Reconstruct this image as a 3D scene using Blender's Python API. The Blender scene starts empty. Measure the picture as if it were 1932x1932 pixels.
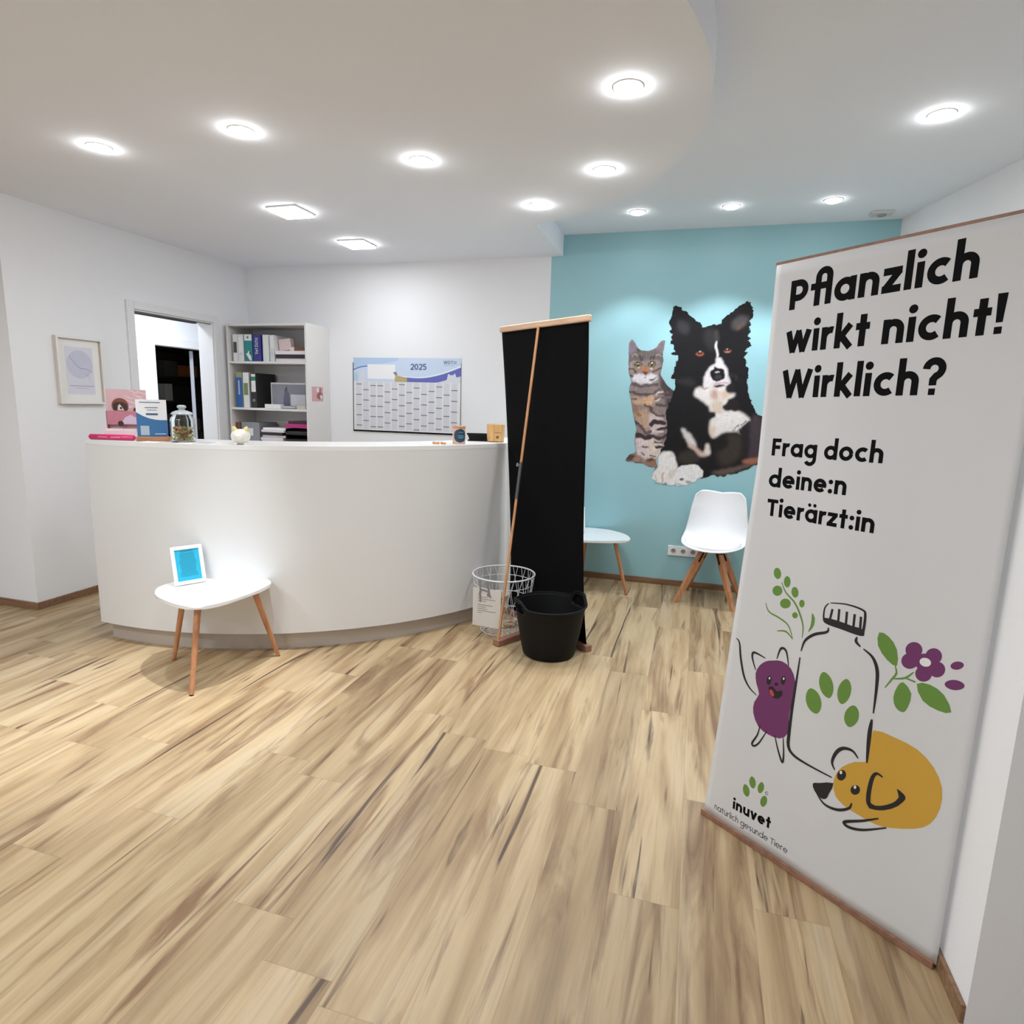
import bpy, bmesh, math, random
import numpy as np
from mathutils import Vector, Matrix
random.seed(7)
PI = math.pi
sc = bpy.context.scene
col = sc.collection

# ---------------------------------------------------------------- camera, world, exposure
cam_d = bpy.data.cameras.new('camera')
cam_d.sensor_width = 36.0
cam_d.lens = 21.92
cam_d.clip_start = 0.05
cam = bpy.data.objects.new('camera', cam_d)
col.objects.link(cam)
cam.matrix_world = Matrix(((0.959, -0.075, 0.274, 0.0), (0.282, 0.158, -0.946, 0.0), (0.0272, 0.985, 0.173, 1.5), (0, 0, 0, 1)))
def cam_pose(pitch, roll, yaw):
    cy, sy = math.cos(yaw), math.sin(yaw)
    f = Vector((sy * math.cos(pitch), cy * math.cos(pitch), -math.sin(pitch)))
    r = Vector((cy, -sy, 0)); u = r.cross(f)
    r2 = r * math.cos(roll) + u * math.sin(roll); u2 = u * math.cos(roll) - r * math.sin(roll)
    return Matrix(((r2.x, u2.x, -f.x, 0), (r2.y, u2.y, -f.y, 0), (r2.z, u2.z, -f.z, 1.5), (0, 0, 0, 1)))
cam.matrix_world = cam_pose(0.17378, 0.02760, -0.28149)
sc.camera = cam
w = bpy.data.worlds.new('world'); sc.world = w; w.use_nodes = True
w.node_tree.nodes['Background'].inputs[0].default_value = (0.9, 0.95, 1.0, 1)
w.node_tree.nodes['Background'].inputs[1].default_value = 0.0
sc.view_settings.view_transform = 'Standard'
sc.view_settings.look = 'None'
sc.view_settings.gamma = 1.0
sc.view_settings.use_curve_mapping = False
sc.view_settings.exposure = 0.0
sc.cycles.max_bounces = 10
sc.cycles.diffuse_bounces = 6
sc.cycles.sample_clamp_indirect = 6.0
sc.cycles.use_denoising = True
SPOT_W = 92.0          # each recessed spotlight
PANEL_W = 6.0         # each square ceiling panel
LAMP_COL = (0.885, 0.95, 1.0)

# ---------------------------------------------------------------- materials
def lin(c):
    return tuple(((x / 255.0) / 12.92 if x <= 10.3 else ((x / 255.0 + 0.055) / 1.055) ** 2.4) for x in c)
MATS = {}
def mat(name, rgb, rough=0.5, metal=0.0, coat=0.0, bump=0.0, bscale=200.0, var=0.0, vscale=6.0, emit=0.0, spec=0.5, trans=0.0):
    if name in MATS: return MATS[name]
    m = bpy.data.materials.new(name); m.use_nodes = True
    nt = m.node_tree; b = nt.nodes['Principled BSDF']
    c = lin(rgb) + (1,)
    b.inputs['Base Color'].default_value = c
    b.inputs['Roughness'].default_value = rough
    b.inputs['Metallic'].default_value = metal
    b.inputs['Coat Weight'].default_value = coat
    b.inputs['Specular IOR Level'].default_value = spec
    b.inputs['Transmission Weight'].default_value = trans
    tc = nt.nodes.new('ShaderNodeTexCoord')
    if var:
        n = nt.nodes.new('ShaderNodeTexNoise'); n.inputs['Scale'].default_value = vscale; n.inputs['Detail'].default_value = 3
        nt.links.new(tc.outputs['Object'], n.inputs['Vector'])
        r = nt.nodes.new('ShaderNodeMix'); r.data_type = 'RGBA'
        r.inputs[6].default_value = tuple(x * (1 - var) for x in c[:3]) + (1,)
        r.inputs[7].default_value = tuple(min(1, x * (1 + var)) for x in c[:3]) + (1,)
        nt.links.new(n.outputs['Fac'], r.inputs[0]); nt.links.new(r.outputs[2], b.inputs['Base Color'])
    if bump:
        n = nt.nodes.new('ShaderNodeTexNoise'); n.inputs['Scale'].default_value = bscale; n.inputs['Detail'].default_value = 4
        nt.links.new(tc.outputs['Object'], n.inputs['Vector'])
        bp = nt.nodes.new('ShaderNodeBump'); bp.inputs['Strength'].default_value = bump; bp.inputs['Distance'].default_value = 0.002
        nt.links.new(n.outputs['Fac'], bp.inputs['Height']); nt.links.new(bp.outputs['Normal'], b.inputs['Normal'])
    if emit:
        b.inputs['Emission Color'].default_value = (1, 0.99, 0.98, 1); b.inputs['Emission Strength'].default_value = emit
    MATS[name] = m
    return m
def wood(name, a, b_, scale=1.0, axis=2, rough=0.45):
    if name in MATS: return MATS[name]
    m = bpy.data.materials.new(name); m.use_nodes = True
    nt = m.node_tree; b = nt.nodes['Principled BSDF']; b.inputs['Roughness'].default_value = rough
    tc = nt.nodes.new('ShaderNodeTexCoord'); mp = nt.nodes.new('ShaderNodeMapping')
    s = [60 * scale] * 3; s[axis] = 5 * scale
    mp.inputs['Scale'].default_value = s
    n = nt.nodes.new('ShaderNodeTexNoise'); n.inputs['Scale'].default_value = 1.0; n.inputs['Detail'].default_value = 5; n.inputs['Distortion'].default_value = 0.6
    r = nt.nodes.new('ShaderNodeValToRGB')
    r.color_ramp.elements[0].position = 0.3; r.color_ramp.elements[0].color = lin(a) + (1,)
    r.color_ramp.elements[1].position = 0.7; r.color_ramp.elements[1].color = lin(b_) + (1,)
    nt.links.new(tc.outputs['Object'], mp.inputs[0]); nt.links.new(mp.outputs[0], n.inputs['Vector'])
    nt.links.new(n.outputs['Fac'], r.inputs[0]); nt.links.new(r.outputs[0], b.inputs['Base Color'])
    MATS[name] = m
    return m
def attr_mat(name, rough=0.55):
    m = bpy.data.materials.new(name); m.use_nodes = True
    nt = m.node_tree; b = nt.nodes['Principled BSDF']; b.inputs['Roughness'].default_value = rough
    a = nt.nodes.new('ShaderNodeVertexColor'); a.layer_name = 'print'
    nt.links.new(a.outputs['Color'], b.inputs['Base Color'])
    MATS[name] = m
    return m

M_WALL = mat('wall_paint', (234, 235, 238), 0.75, bump=0.15, bscale=260)
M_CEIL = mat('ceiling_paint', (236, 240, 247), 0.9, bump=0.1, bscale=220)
M_TEAL = mat('teal_paint', (152, 198, 207), 0.5, bump=0.12, bscale=260)
M_TRIM = mat('white_lacquer', (228, 228, 230), 0.4)
M_WHITE = mat('white_gloss', (236, 236, 238), 0.22, coat=0.3)
M_WMATT = mat('white_matt', (232, 232, 232), 0.55)
M_BLACKC = mat('black_cloth', (13, 13, 15), 0.95, bump=0.3, bscale=700, spec=0.1)
M_BLACKP = mat('black_plastic', (15, 15, 17), 0.6, spec=0.2)
M_BLACK = mat('black_print', (9, 9, 11), 0.7, spec=0.12)
M_GREY = mat('grey_plastic', (150, 152, 156), 0.4)
M_DGREY = mat('dark_grey', (70, 72, 76), 0.5)
M_METAL = mat('brushed_metal', (190, 192, 196), 0.35, metal=1.0)
M_PLINTH = mat('plinth_metal', (186, 177, 168), 0.4, metal=0.15)
M_WOODLEG = wood('beech_leg', (164, 108, 74), (200, 144, 102))
M_BAMBOO = wood('pale_wood', (196, 158, 128), (222, 188, 158), axis=0)
M_BASEW = wood('base_wood', (128, 92, 74), (160, 118, 96), axis=0)
M_POLE = wood('pole_wood', (178, 122, 80), (206, 152, 106))
M_SKIRT = wood('skirting_wood', (112, 84, 62), (146, 112, 84), axis=0)
M_BANNER = mat('banner_sheet', (214, 214, 216), 0.6)
M_PAPER = mat('paper', (238, 238, 238), 0.7)

def floor_material():
    m = bpy.data.materials.new('oak_vinyl_planks'); m.use_nodes = True
    nt = m.node_tree; N = nt.nodes; L = nt.links
    b = N['Principled BSDF']; b.inputs['Roughness'].default_value = 0.42
    tc = N.new('ShaderNodeTexCoord'); sep = N.new('ShaderNodeSeparateXYZ'); L.new(tc.outputs['Object'], sep.inputs[0])
    def mth(op, a, c=None, d=None):
        n = N.new('ShaderNodeMath'); n.operation = op
        for i, v in enumerate((a, c, d)):
            if v is None: continue
            if isinstance(v, (int, float)): n.inputs[i].default_value = v
            else: L.new(v, n.inputs[i])
        return n.outputs[0]
    px = mth('DIVIDE', mth('SUBTRACT', sep.outputs['X'], 0.058), 0.215)
    xi = mth('FLOOR', px); fx = mth('FRACT', px)
    wn = N.new('ShaderNodeTexWhiteNoise'); wn.noise_dimensions = '1D'; L.new(xi, wn.inputs['W'])
    py = mth('ADD', mth('DIVIDE', sep.outputs['Y'], 1.25), mth('MULTIPLY', wn.outputs['Value'], 3.7))
    yi = mth('FLOOR', py); fy = mth('FRACT', py)
    cb = N.new('ShaderNodeCombineXYZ'); L.new(xi, cb.inputs[0]); L.new(yi, cb.inputs[1])
    wr = N.new('ShaderNodeTexWhiteNoise'); wr.noise_dimensions = '2D'; L.new(cb.outputs[0], wr.inputs['Vector'])
    rnd = wr.outputs['Value']
    def grain(sx, sy, detail, dist, off):
        c = N.new('ShaderNodeCombineXYZ')
        L.new(mth('MULTIPLY', sep.outputs['X'], sx), c.inputs[0]); L.new(mth('MULTIPLY', sep.outputs['Y'], sy), c.inputs[1])
        L.new(mth('MULTIPLY_ADD', rnd, 61.0, off), c.inputs[2])
        n = N.new('ShaderNodeTexNoise'); n.inputs['Scale'].default_value = 1.0; n.inputs['Detail'].default_value = detail; n.inputs['Distortion'].default_value = dist; n.inputs['Roughness'].default_value = 0.55
        L.new(c.outputs[0], n.inputs['Vector']); return n.outputs['Fac']
    def ramp(v, stops, interp='LINEAR'):
        r = N.new('ShaderNodeValToRGB'); r.color_ramp.interpolation = interp
        e = r.color_ramp.elements
        e[0].position, e[0].color = stops[0][0], stops[0][1] + (1,)
        e[1].position, e[1].color = stops[-1][0], stops[-1][1] + (1,)
        for p, c in stops[1:-1]:
            k = e.new(p); k.color = c + (1,)
        L.new(v, r.inputs[0]); return r.outputs['Color']
    def mix(f, a, c, mode='MIX'):
        n = N.new('ShaderNodeMix'); n.data_type = 'RGBA'; n.blend_type = mode
        if isinstance(f, (int, float)): n.inputs[0].default_value = f
        else: L.new(f, n.inputs[0])
        for i, v in ((6, a), (7, c)):
            if isinstance(v, tuple): n.inputs[i].default_value = v + (1,)
            else: L.new(v, n.inputs[i])
        return n.outputs[2]
    g1 = grain(9.0, 0.75, 3, 0.5, 0.0)
    base = ramp(g1, [(0.25, lin((156, 130, 100))), (0.40, lin((188, 162, 126))), (0.55, lin((212, 188, 152))), (0.78, lin((219, 201, 172)))])
    g2 = grain(30.0, 1.5, 5, 1.6, 7.0)
    base = mix(0.36, base, ramp(g2, [(0.3, (0.62, 0.58, 0.54)), (0.5, (0.98, 0.97, 0.95)), (0.7, (1.12, 1.12, 1.12))]), 'MULTIPLY')
    # broad brown bands
    g3 = grain(9.0, 0.8, 5, 1.6, 19.0)
    base = mix(ramp(g3, [(0.53, (0, 0, 0)), (0.68, (0.85, 0.85, 0.85))]), base, lin((134, 101, 72)))
    # narrow dark cracks and knots
    g4 = grain(15.0, 0.8, 3, 1.3, 33.0)
    base = mix(ramp(g4, [(0.615, (0, 0, 0)), (0.70, (0.92, 0.92, 0.92))]), base, lin((80, 56, 46)))
    g5 = grain(160.0, 6.0, 3, 0.2, 3.0)
    base = mix(0.25, base, ramp(g5, [(0.3, (0.78, 0.77, 0.76)), (0.6, (1.05, 1.05, 1.05))]), 'MULTIPLY')
    tone = ramp(rnd, [(0.0, (0.60, 0.57, 0.52)), (0.5, (0.69, 0.66, 0.61)), (1.0, (0.74, 0.71, 0.66))])
    base = mix(1.0, base, tone, 'MULTIPLY')
    ex = mth('MINIMUM', fx, mth('SUBTRACT', 1.0, fx)); ey = mth('MULTIPLY', mth('MINIMUM', fy, mth('SUBTRACT', 1.0, fy)), 5.8)
    edge = mth('LESS_THAN', mth('MINIMUM', ex, ey), 0.0055)
    base = mix(mth('MULTIPLY', edge, 0.3), base, lin((96, 72, 52)))
    L.new(base, b.inputs['Base Color'])
    rr = N.new('ShaderNodeMapRange'); rr.inputs['To Min'].default_value = 0.36; rr.inputs['To Max'].default_value = 0.52
    L.new(g2, rr.inputs['Value']); L.new(rr.outputs[0], b.inputs['Roughness'])
    bp = N.new('ShaderNodeBump'); bp.inputs['Strength'].default_value = 0.12; bp.inputs['Distance'].default_value = 0.002
    L.new(g5, bp.inputs['Height']); L.new(bp.outputs['Normal'], b.inputs['Normal'])
    return m
M_FLOOR = floor_material()

# ---------------------------------------------------------------- mesh helpers
class MB:
    def __init__(s): s.bm = bmesh.new()
    def box(s, x0, x1, y0, y1, z0, z1, bev=0.0, M=None, seg=2):
        bm2 = bmesh.new()
        bmesh.ops.create_cube(bm2, size=1.0)
        for v in bm2.verts:
            v.co = Vector((x0 + (v.co.x + .5) * (x1 - x0), y0 + (v.co.y + .5) * (y1 - y0), z0 + (v.co.z + .5) * (z1 - z0)))
        if bev: bmesh.ops.bevel(bm2, geom=bm2.edges[:], offset=bev, segments=seg, affect='EDGES', profile=0.5)
        return s._add(bm2, M)
    def _add(s, bm2, M=None):
        if M is not None: bmesh.ops.transform(bm2, matrix=M, verts=bm2.verts)
        vm = {v: s.bm.verts.new(v.co) for v in bm2.verts}
        for f in bm2.faces:
            try:
                nf = s.bm.faces.new([vm[v] for v in f.verts]); nf.smooth = f.smooth; nf.material_index = f.material_index
            except ValueError: pass
        bm2.free(); return s
    def grid(s, rows, closed_u=False, closed_v=False, smooth=True):
        R = [[s.bm.verts.new(p) for p in r] for r in rows]
        nr, nc = len(R), len(R[0])
        for i in range(nr if closed_v else nr - 1):
            for j in range(nc if closed_u else nc - 1):
                a, b_, c, d = R[i][j], R[i][(j + 1) % nc], R[(i + 1) % nr][(j + 1) % nc], R[(i + 1) % nr][j]
                q = []
                for v in (a, b_, c, d):
                    if v not in q: q.append(v)
                f = s.bm.faces.new(q); f.smooth = smooth
        return R
    def cap(s, ring, smooth=False):
        f = s.bm.faces.new(ring); f.smooth = smooth
    def lathe(s, prof, cx=0, cy=0, n=32, cap0=False, cap1=False, M=None):
        rows = [[Vector((cx + r * math.cos(2 * PI * k / n), cy + r * math.sin(2 * PI * k / n), z)) for k in range(n)] for r, z in prof]
        if M is not None: rows = [[M @ p for p in r] for r in rows]
        R = s.grid(rows, closed_u=True)
        if cap0: s.cap(R[0][::-1])
        if cap1: s.cap(R[-1])
        return s
    def tube(s, pts, r, n=8, closed=False, caps=True):
        pts = [Vector(p) for p in pts]; m = len(pts)
        rs = r if isinstance(r, (list, tuple)) else [r] * m
        rows = []; up = None
        for i, p in enumerate(pts):
            if closed: t = pts[(i + 1) % m] - pts[i - 1]
            else: t = pts[min(i + 1, m - 1)] - pts[max(i - 1, 0)]
            t.normalize()
            if up is None:
                up = Vector((0, 0, 1)) if abs(t.z) < 0.9 else Vector((1, 0, 0))
            a = (up - t * up.dot(t)).normalized(); b_ = t.cross(a); up = a
            rows.append([p + (a * math.cos(2 * PI * k / n) + b_ * math.sin(2 * PI * k / n)) * rs[i] for k in range(n)])
        R = s.grid(rows, closed_u=True, closed_v=closed)
        if caps and not closed: s.cap(R[0][::-1]); s.cap(R[-1])
        return s
    def prism(s, poly, z0, z1, M=None, bev=0.0, smooth=False):
        bm2 = bmesh.new()
        lo = [bm2.verts.new((x, y, z0)) for x, y in poly]; hi = [bm2.verts.new((x, y, z1)) for x, y in poly]
        n = len(poly)
        bm2.faces.new(lo[::-1]); top = bm2.faces.new(hi)
        for i in range(n):
            f = bm2.faces.new((lo[i], lo[(i + 1) % n], hi[(i + 1) % n], hi[i])); f.smooth = smooth
        if bev:
            ee = [e for e in bm2.edges if abs(e.verts[0].co.z - e.verts[1].co.z) < 1e-6]
            bmesh.ops.bevel(bm2, geom=ee, offset=bev, segments=3, affect='EDGES', profile=0.5)
        bmesh.ops.recalc_face_normals(bm2, faces=bm2.faces)
        return s._add(bm2, M)
    def poly(s, pts):
        vs = [s.bm.verts.new(p) for p in pts]
        f = s.bm.faces.new(vs)
        bmesh.ops.triangulate(s.bm, faces=[f]); return s
    def build(s, name, m, parent=None, loc=None, recalc=True):
        if recalc: bmesh.ops.recalc_face_normals(s.bm, faces=s.bm.faces)
        for e in s.bm.edges:
            if len(e.link_faces) == 2 and e.calc_face_angle(0) > 0.7: e.smooth = False
        me = bpy.data.meshes.new(name); s.bm.to_mesh(me); s.bm.free()
        for k in (m if isinstance(m, (list, tuple)) else [m]): me.materials.append(k)
        o = bpy.data.objects.new(name, me); col.objects.link(o)
        if parent is not None: o.parent = parent
        if loc is not None: o.location = loc
        return o
def tag(o, label=None, cat=None, group=None, kind=None):
    if label: o['label'] = label
    if cat: o['category'] = cat
    if group: o['group'] = group
    if kind: o['kind'] = kind
    return o
def thing(name, label, cat, loc=(0, 0, 0), rz=0.0, group=None):
    o = bpy.data.objects.new(name, None); col.objects.link(o)
    o.empty_display_size = 0.05
    o.location = loc; o.rotation_euler = (0, 0, rz)
    return tag(o, label, cat, group)
def struct(name, mb, m, label=None):
    o = mb.build(name, m); o['kind'] = 'structure'
    o['label'] = label or name.replace('_', ' '); o['category'] = name.split('_')[0].split('.')[0]
    return o
def copy_tree(o, parent=None):
    c = o.copy(); col.objects.link(c)
    if parent is not None: c.parent = parent
    for ch in list(o.children): copy_tree(ch, c)
    return c
def rotz(a): return Matrix.Rotation(a, 4, 'Z')
def smooth_closed(pts, k=6):
    n = len(pts); out = []
    for i in range(n):
        p0, p1, p2, p3 = (Vector(pts[(i + j - 1) % n]) for j in range(4))
        for t in [q / k for q in range(k)]:
            out.append(tuple(0.5 * ((2 * p1) + (p2 - p0) * t + (2 * p0 - 5 * p1 + 4 * p2 - p3) * t * t + (3 * p1 - p0 - 3 * p2 + p3) * t ** 3)))
    return out
def smooth_open(pts, k=6):
    pts = [Vector(p) for p in pts]; n = len(pts)
    if n < 3: return [tuple(p) for p in pts]
    out = []
    for i in range(n - 1):
        p0, p1, p2, p3 = pts[max(i - 1, 0)], pts[i], pts[i + 1], pts[min(i + 2, n - 1)]
        for t in [q / k for q in range(k)]:
            out.append(tuple(0.5 * ((2 * p1) + (p2 - p0) * t + (2 * p0 - 5 * p1 + 4 * p2 - p3) * t * t + (3 * p1 - p0 - 3 * p2 + p3) * t ** 3)))
    out.append(tuple(pts[-1])); return out
def arc(cx, cy, r, a0, a1, n=14):
    return [(cx + r * math.cos(math.radians(a0 + (a1 - a0) * i / n)), cy + r * math.sin(math.radians(a0 + (a1 - a0) * i / n))) for i in range(n + 1)]

def fpoly(mb, pts, f, lift=0.0, maxlen=.03):
    # a flat outline cut into small pieces so that it follows a curved sheet
    bm2 = bmesh.new(); fc = bm2.faces.new([bm2.verts.new((u, v, 0)) for u, v in pts])
    bmesh.ops.triangulate(bm2, faces=[fc])
    for _ in range(6):
        ee = [e for e in bm2.edges if e.calc_length() > maxlen]
        if not ee: break
        bmesh.ops.subdivide_edges(bm2, edges=ee, cuts=1); bmesh.ops.triangulate(bm2, faces=bm2.faces[:])
    for v in bm2.verts: v.co = f(v.co.x, v.co.y, lift)
    mb._add(bm2)
# flat ribbons and lettering; f maps (u, v, lift) to a point
def ribbon(mb, pts, wd, f, lift=0.0, taper=False, closed=False):
    p = [Vector((x, y)) for x, y in pts]
    q = [p[0]]
    for a in p[1:]:
        if (a - q[-1]).length > 1e-6: q.append(a)
    p = q; n = len(p); rows = []
    for i in range(n):
        a = (p[i] - p[i - 1]).normalized() if i > 0 else None
        b_ = (p[i + 1] - p[i]).normalized() if i < n - 1 else None
        if a is None: t = b_; k = 1
        elif b_ is None: t = a; k = 1
        else:
            t = a + b_
            t = a if t.length < 1e-6 else t.normalized()
            k = 1 / max(0.5, t.dot(a))
        nn = Vector((-t.y, t.x)) * (wd / 2 * k)
        if taper: nn *= 0.35 + 0.65 * math.sin(PI * min(1, max(0, (i + 0.3) / (n - 0.4))))
        rows.append([f(*(p[i] - nn), lift), f(*(p[i] + nn), lift)])
    mb.grid(rows, smooth=False)
def disc(mb, cx, cy, r, f, lift=0.0, n=20):
    mb.poly([f(cx + r * math.cos(2 * PI * k / n), cy + r * math.sin(2 * PI * k / n), lift) for k in range(n)])
XH, CAP = 0.65, 0.86
def glyph(ch, s):
    h = s / 2; rr = (XH - s) / 2; cx = h + rr; cy = XH / 2
    S = []; Dt = []; Pg = []
    circ = arc(cx, cy, rr, 0, 360, 28); ra = 0.19
    def arch(x0, top): return [(x0, top - h - ra)] + arc(x0 + ra, top - h - ra, ra, 180, 0) + [(x0 + 2 * ra, 0)]
    dr = s * 0.6
    if ch in 'aä':
        S += [circ, [(h + 2 * rr, 0), (h + 2 * rr, XH)]]; wd = XH
        if ch == 'ä': Dt += [(cx - .13, XH + .19, dr * .8), (cx + .15, XH + .19, dr * .8)]
    elif ch == 'o': S += [circ]; wd = XH
    elif ch == 'd': S += [circ, [(h + 2 * rr, 0), (h + 2 * rr, 1)]]; wd = XH
    elif ch == 'g': S += [circ, [(h + 2 * rr, XH), (h + 2 * rr, -.05)] + arc(cx, -.05, rr, 0, -150)]; wd = XH
    elif ch == 'e': S += [arc(cx, cy, rr, 0, 318, 26), [(h, cy), (h + 2 * rr + h * .9, cy)]]; wd = XH
    elif ch == 'c': S += [arc(cx, cy, rr, 48, 312, 22)]; wd = XH - .1
    elif ch == 'n': S += [[(h, 0), (h, XH)], arch(h, XH)]; wd = 2 * ra + s
    elif ch == 'h': S += [[(h, 0), (h, 1)], arch(h, XH)]; wd = 2 * ra + s
    elif ch in 'uü':
        S += [[(h, XH), (h, h + ra)] + arc(h + ra, h + ra, ra, 180, 360), [(h + 2 * ra, 0), (h + 2 * ra, XH)]]; wd = 2 * ra + s
        if ch == 'ü': Dt += [(h + .06, XH + .19, dr * .8), (h + 2 * ra - .06, XH + .19, dr * .8)]
    elif ch == 'i': S += [[(h, 0), (h, XH)]]; Dt += [(h, XH + .2, dr)]; wd = s
    elif ch == 'l': S += [[(h, 0), (h, 1)]]; wd = s
    elif ch == 'z': S += [[(.01, XH - h), (.5, XH - h)], [(.44, XH - h), (.08, h)], [(0, h), (.5, h)]]; wd = .5
    elif ch == 'r': S += [[(h, 0), (h, XH)], [(h, XH - h - .22)] + arc(h + .22, XH - h - .22, .22, 180, 75)]; wd = .36
    elif ch == 'k': S += [[(h, 0), (h, 1)], [(h, .2), (.46, XH)], [(.2, .34), (.5, 0)]]; wd = .54
    elif ch == 't': S += [[(.2, 0), (.2, .88)], [(0, XH - h), (.4, XH - h)]]; wd = .4
    elif ch == 'w': S += [[(.07, XH), (.26, 0)], [(.24, 0), (.43, XH)], [(.41, XH), (.6, 0)], [(.58, 0), (.77, XH)]]; wd = .84
    elif ch == 'v': S += [[(.07, XH), (.28, 0)], [(.26, 0), (.47, XH)]]; wd = .54
    elif ch == 'W': S += [[(.08, CAP), (.32, 0)], [(.3, 0), (.54, CAP)], [(.52, CAP), (.76, 0)], [(.74, 0), (.98, CAP)]]; wd = 1.06
    elif ch == 'V': S += [[(.07, CAP), (.34, 0)], [(.32, 0), (.59, CAP)]]; wd = .66
    elif ch == 'P': r = .215; S += [[(h, 0), (h, CAP)], [(h, CAP - h), (.29, CAP - h)] + arc(.29, CAP - h - r, r, 90, -90) + [(h, CAP - h - 2 * r)]]; wd = .29 + r + h
    elif ch == 'F': S += [[(h, 0), (h, CAP)], [(h, CAP - h), (.48, CAP - h)], [(h, CAP * .5), (.44, CAP * .5)]]; wd = .48
    elif ch == 'T': S += [[(0, CAP - h), (.6, CAP - h)], [(.3, 0), (.3, CAP)]]; wd = .6
    elif ch == 'D': r = CAP / 2 - h; S += [[(h, 0), (h, CAP)], [(h, CAP - h), (.25, CAP - h)] + arc(.25, CAP / 2, r, 90, -90, 18) + [(h, h)]]; wd = .25 + r + h
    elif ch == '0': S += [[(.25 + .2 * math.cos(2 * PI * k / 24), CAP / 2 + (CAP / 2 - h) * math.sin(2 * PI * k / 24)) for k in range(25)]]; wd = .52
    elif ch == '2': S += [arc(.26, CAP - h - .2, .2, 165, -35, 14) + [(h, h)], [(0, h), (.5, h)]]; wd = .5
    elif ch == '5': S += [[(.44, CAP - h), (.1, CAP - h), (.08, .46)], [(.08, .46)] + arc(.22, h + .21, .21, 110, -150, 18)]; wd = .48
    elif ch == 's': S += [arc(.22, XH - h - .14, .14, 40, 270, 12) + arc(.22, h + .14, .14, 90, -140, 12)[0:]]; wd = .42
    elif ch == '!': Pg += [[(.0, .95), (.22, .95), (.185, .27), (.035, .27)], [(.02, 0), (.19, 0), (.19, .17), (.02, .17)]]; wd = .22
    elif ch == '?': S += [arc(.27, .68, .2, 180, -70, 18) + [(.27, .4), (.27, .25)]]; Pg += [[(.185, 0), (.355, 0), (.355, .17), (.185, .17)]]; wd = .54
    elif ch == ':': Dt += [(dr, dr, dr), (dr, XH - dr, dr)]; wd = 2 * dr
    elif ch == '\ufb02': S += [[(.14 + h, 0), (.14 + h, .8)] + arc(.14 + h + .18, .8, .18, 180, 0) + [(.5 + h, 0)], [(0, XH - h), (.5, XH - h)]]; wd = .5 + s
    else: wd = .2
    return S, Dt, Pg, wd
def text_mesh(mb, txt, u0, v0, u1, v1, asc, s, f, lift, gap=0.085):
    x = 0; items = []
    for ch in txt:
        g = glyph(ch, s); items.append((x, g)); x += g[3] + gap
    tot = x - gap; sx = (u1 - u0) / tot
    def ff(a, b_, l): return f(u0 + a * sx, v0 + (v1 - v0) * a / tot + b_ * asc, l)
    for x, (S, Dt, Pg, wd) in items:
        for p in S: ribbon(mb, [(x + a, b_) for a, b_ in p], s, ff, lift)
        for cx, cy, r in Dt: disc(mb, x + cx, cy, r, ff, lift)
        for p in Pg: mb.poly([ff(x + a, b_, lift) for a, b_ in p])

# ---------------------------------------------------------------- the room
CH, CL, D, XL = 2.865, 2.70, 5.32, -4.27
b = MB(); b.box(-7.5, 2.3, -2.7, 8.2, -0.06, 0.0); struct('floor', b, M_FLOOR, 'oak look plank floor running away from the viewer')
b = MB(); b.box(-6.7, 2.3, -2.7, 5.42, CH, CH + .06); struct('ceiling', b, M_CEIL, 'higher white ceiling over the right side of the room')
lip = [(-6.6, .912)] + arc(-1.84, 2.718, 1.806, -90, 63.3, 72) + [(-1.144, 4.401), (-1.16, D), (XL, D), (XL, 3.05), (-6.6, 3.05)]
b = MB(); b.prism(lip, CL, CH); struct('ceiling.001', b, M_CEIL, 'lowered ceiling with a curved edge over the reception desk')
b = MB(); b.box(-4.42, -1.257, D, D + .1, 0, CH)
n0 = len(b.bm.faces); b.box(-1.257, 1.45, D, D + .1, 0, CH)
b.bm.faces.ensure_lookup_table()
for f in b.bm.faces[n0:]: f.material_index = 1
struct('wall_back', b, [M_WALL, M_TEAL], 'back wall, white behind the desk and teal behind the chair')
b = MB(); DY0, DY1, DH = 4.0, 4.845, 2.137
b.box(-4.42, XL, 3.05, DY0, 0, CH); b.box(-4.42, XL, DY1, D + .1, 0, CH); b.box(-4.42, XL, DY0, DY1, DH, CH)
struct('wall_left', b, M_WALL, 'left wall with the doorway and the framed print')
b = MB(); b.box(-6.6, -4.42, 3.05, 3.15, 0, CH); struct('wall_alcove', b, M_WALL, 'wall at the left picture edge facing the viewer')
b = MB(); b.box(-6.7, -6.6, -2.7, 3.15, 0, CH); struct('wall_far_left', b, M_WALL)
b = MB(); b.box(-6.7, 2.3, -2.7, -2.6, 0, CH); struct('wall_front', b, M_WALL)
b = MB(); b.prism([(1.297, D + .1), (1.297, D), (1.576, 4.244), (1.80, 3.3), (1.80, -2.6), (2.3, -2.6), (2.3, D + .1)], 0, CH)
struct('wall_right', b, M_WALL, 'white right wall beyond the banner')
b = MB(); b.box(.752, 1.81, 1.59, 1.90, 0, CH); struct('wall_pier', b, M_WALL, 'white wall end at the right picture edge beside the banner')
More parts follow.
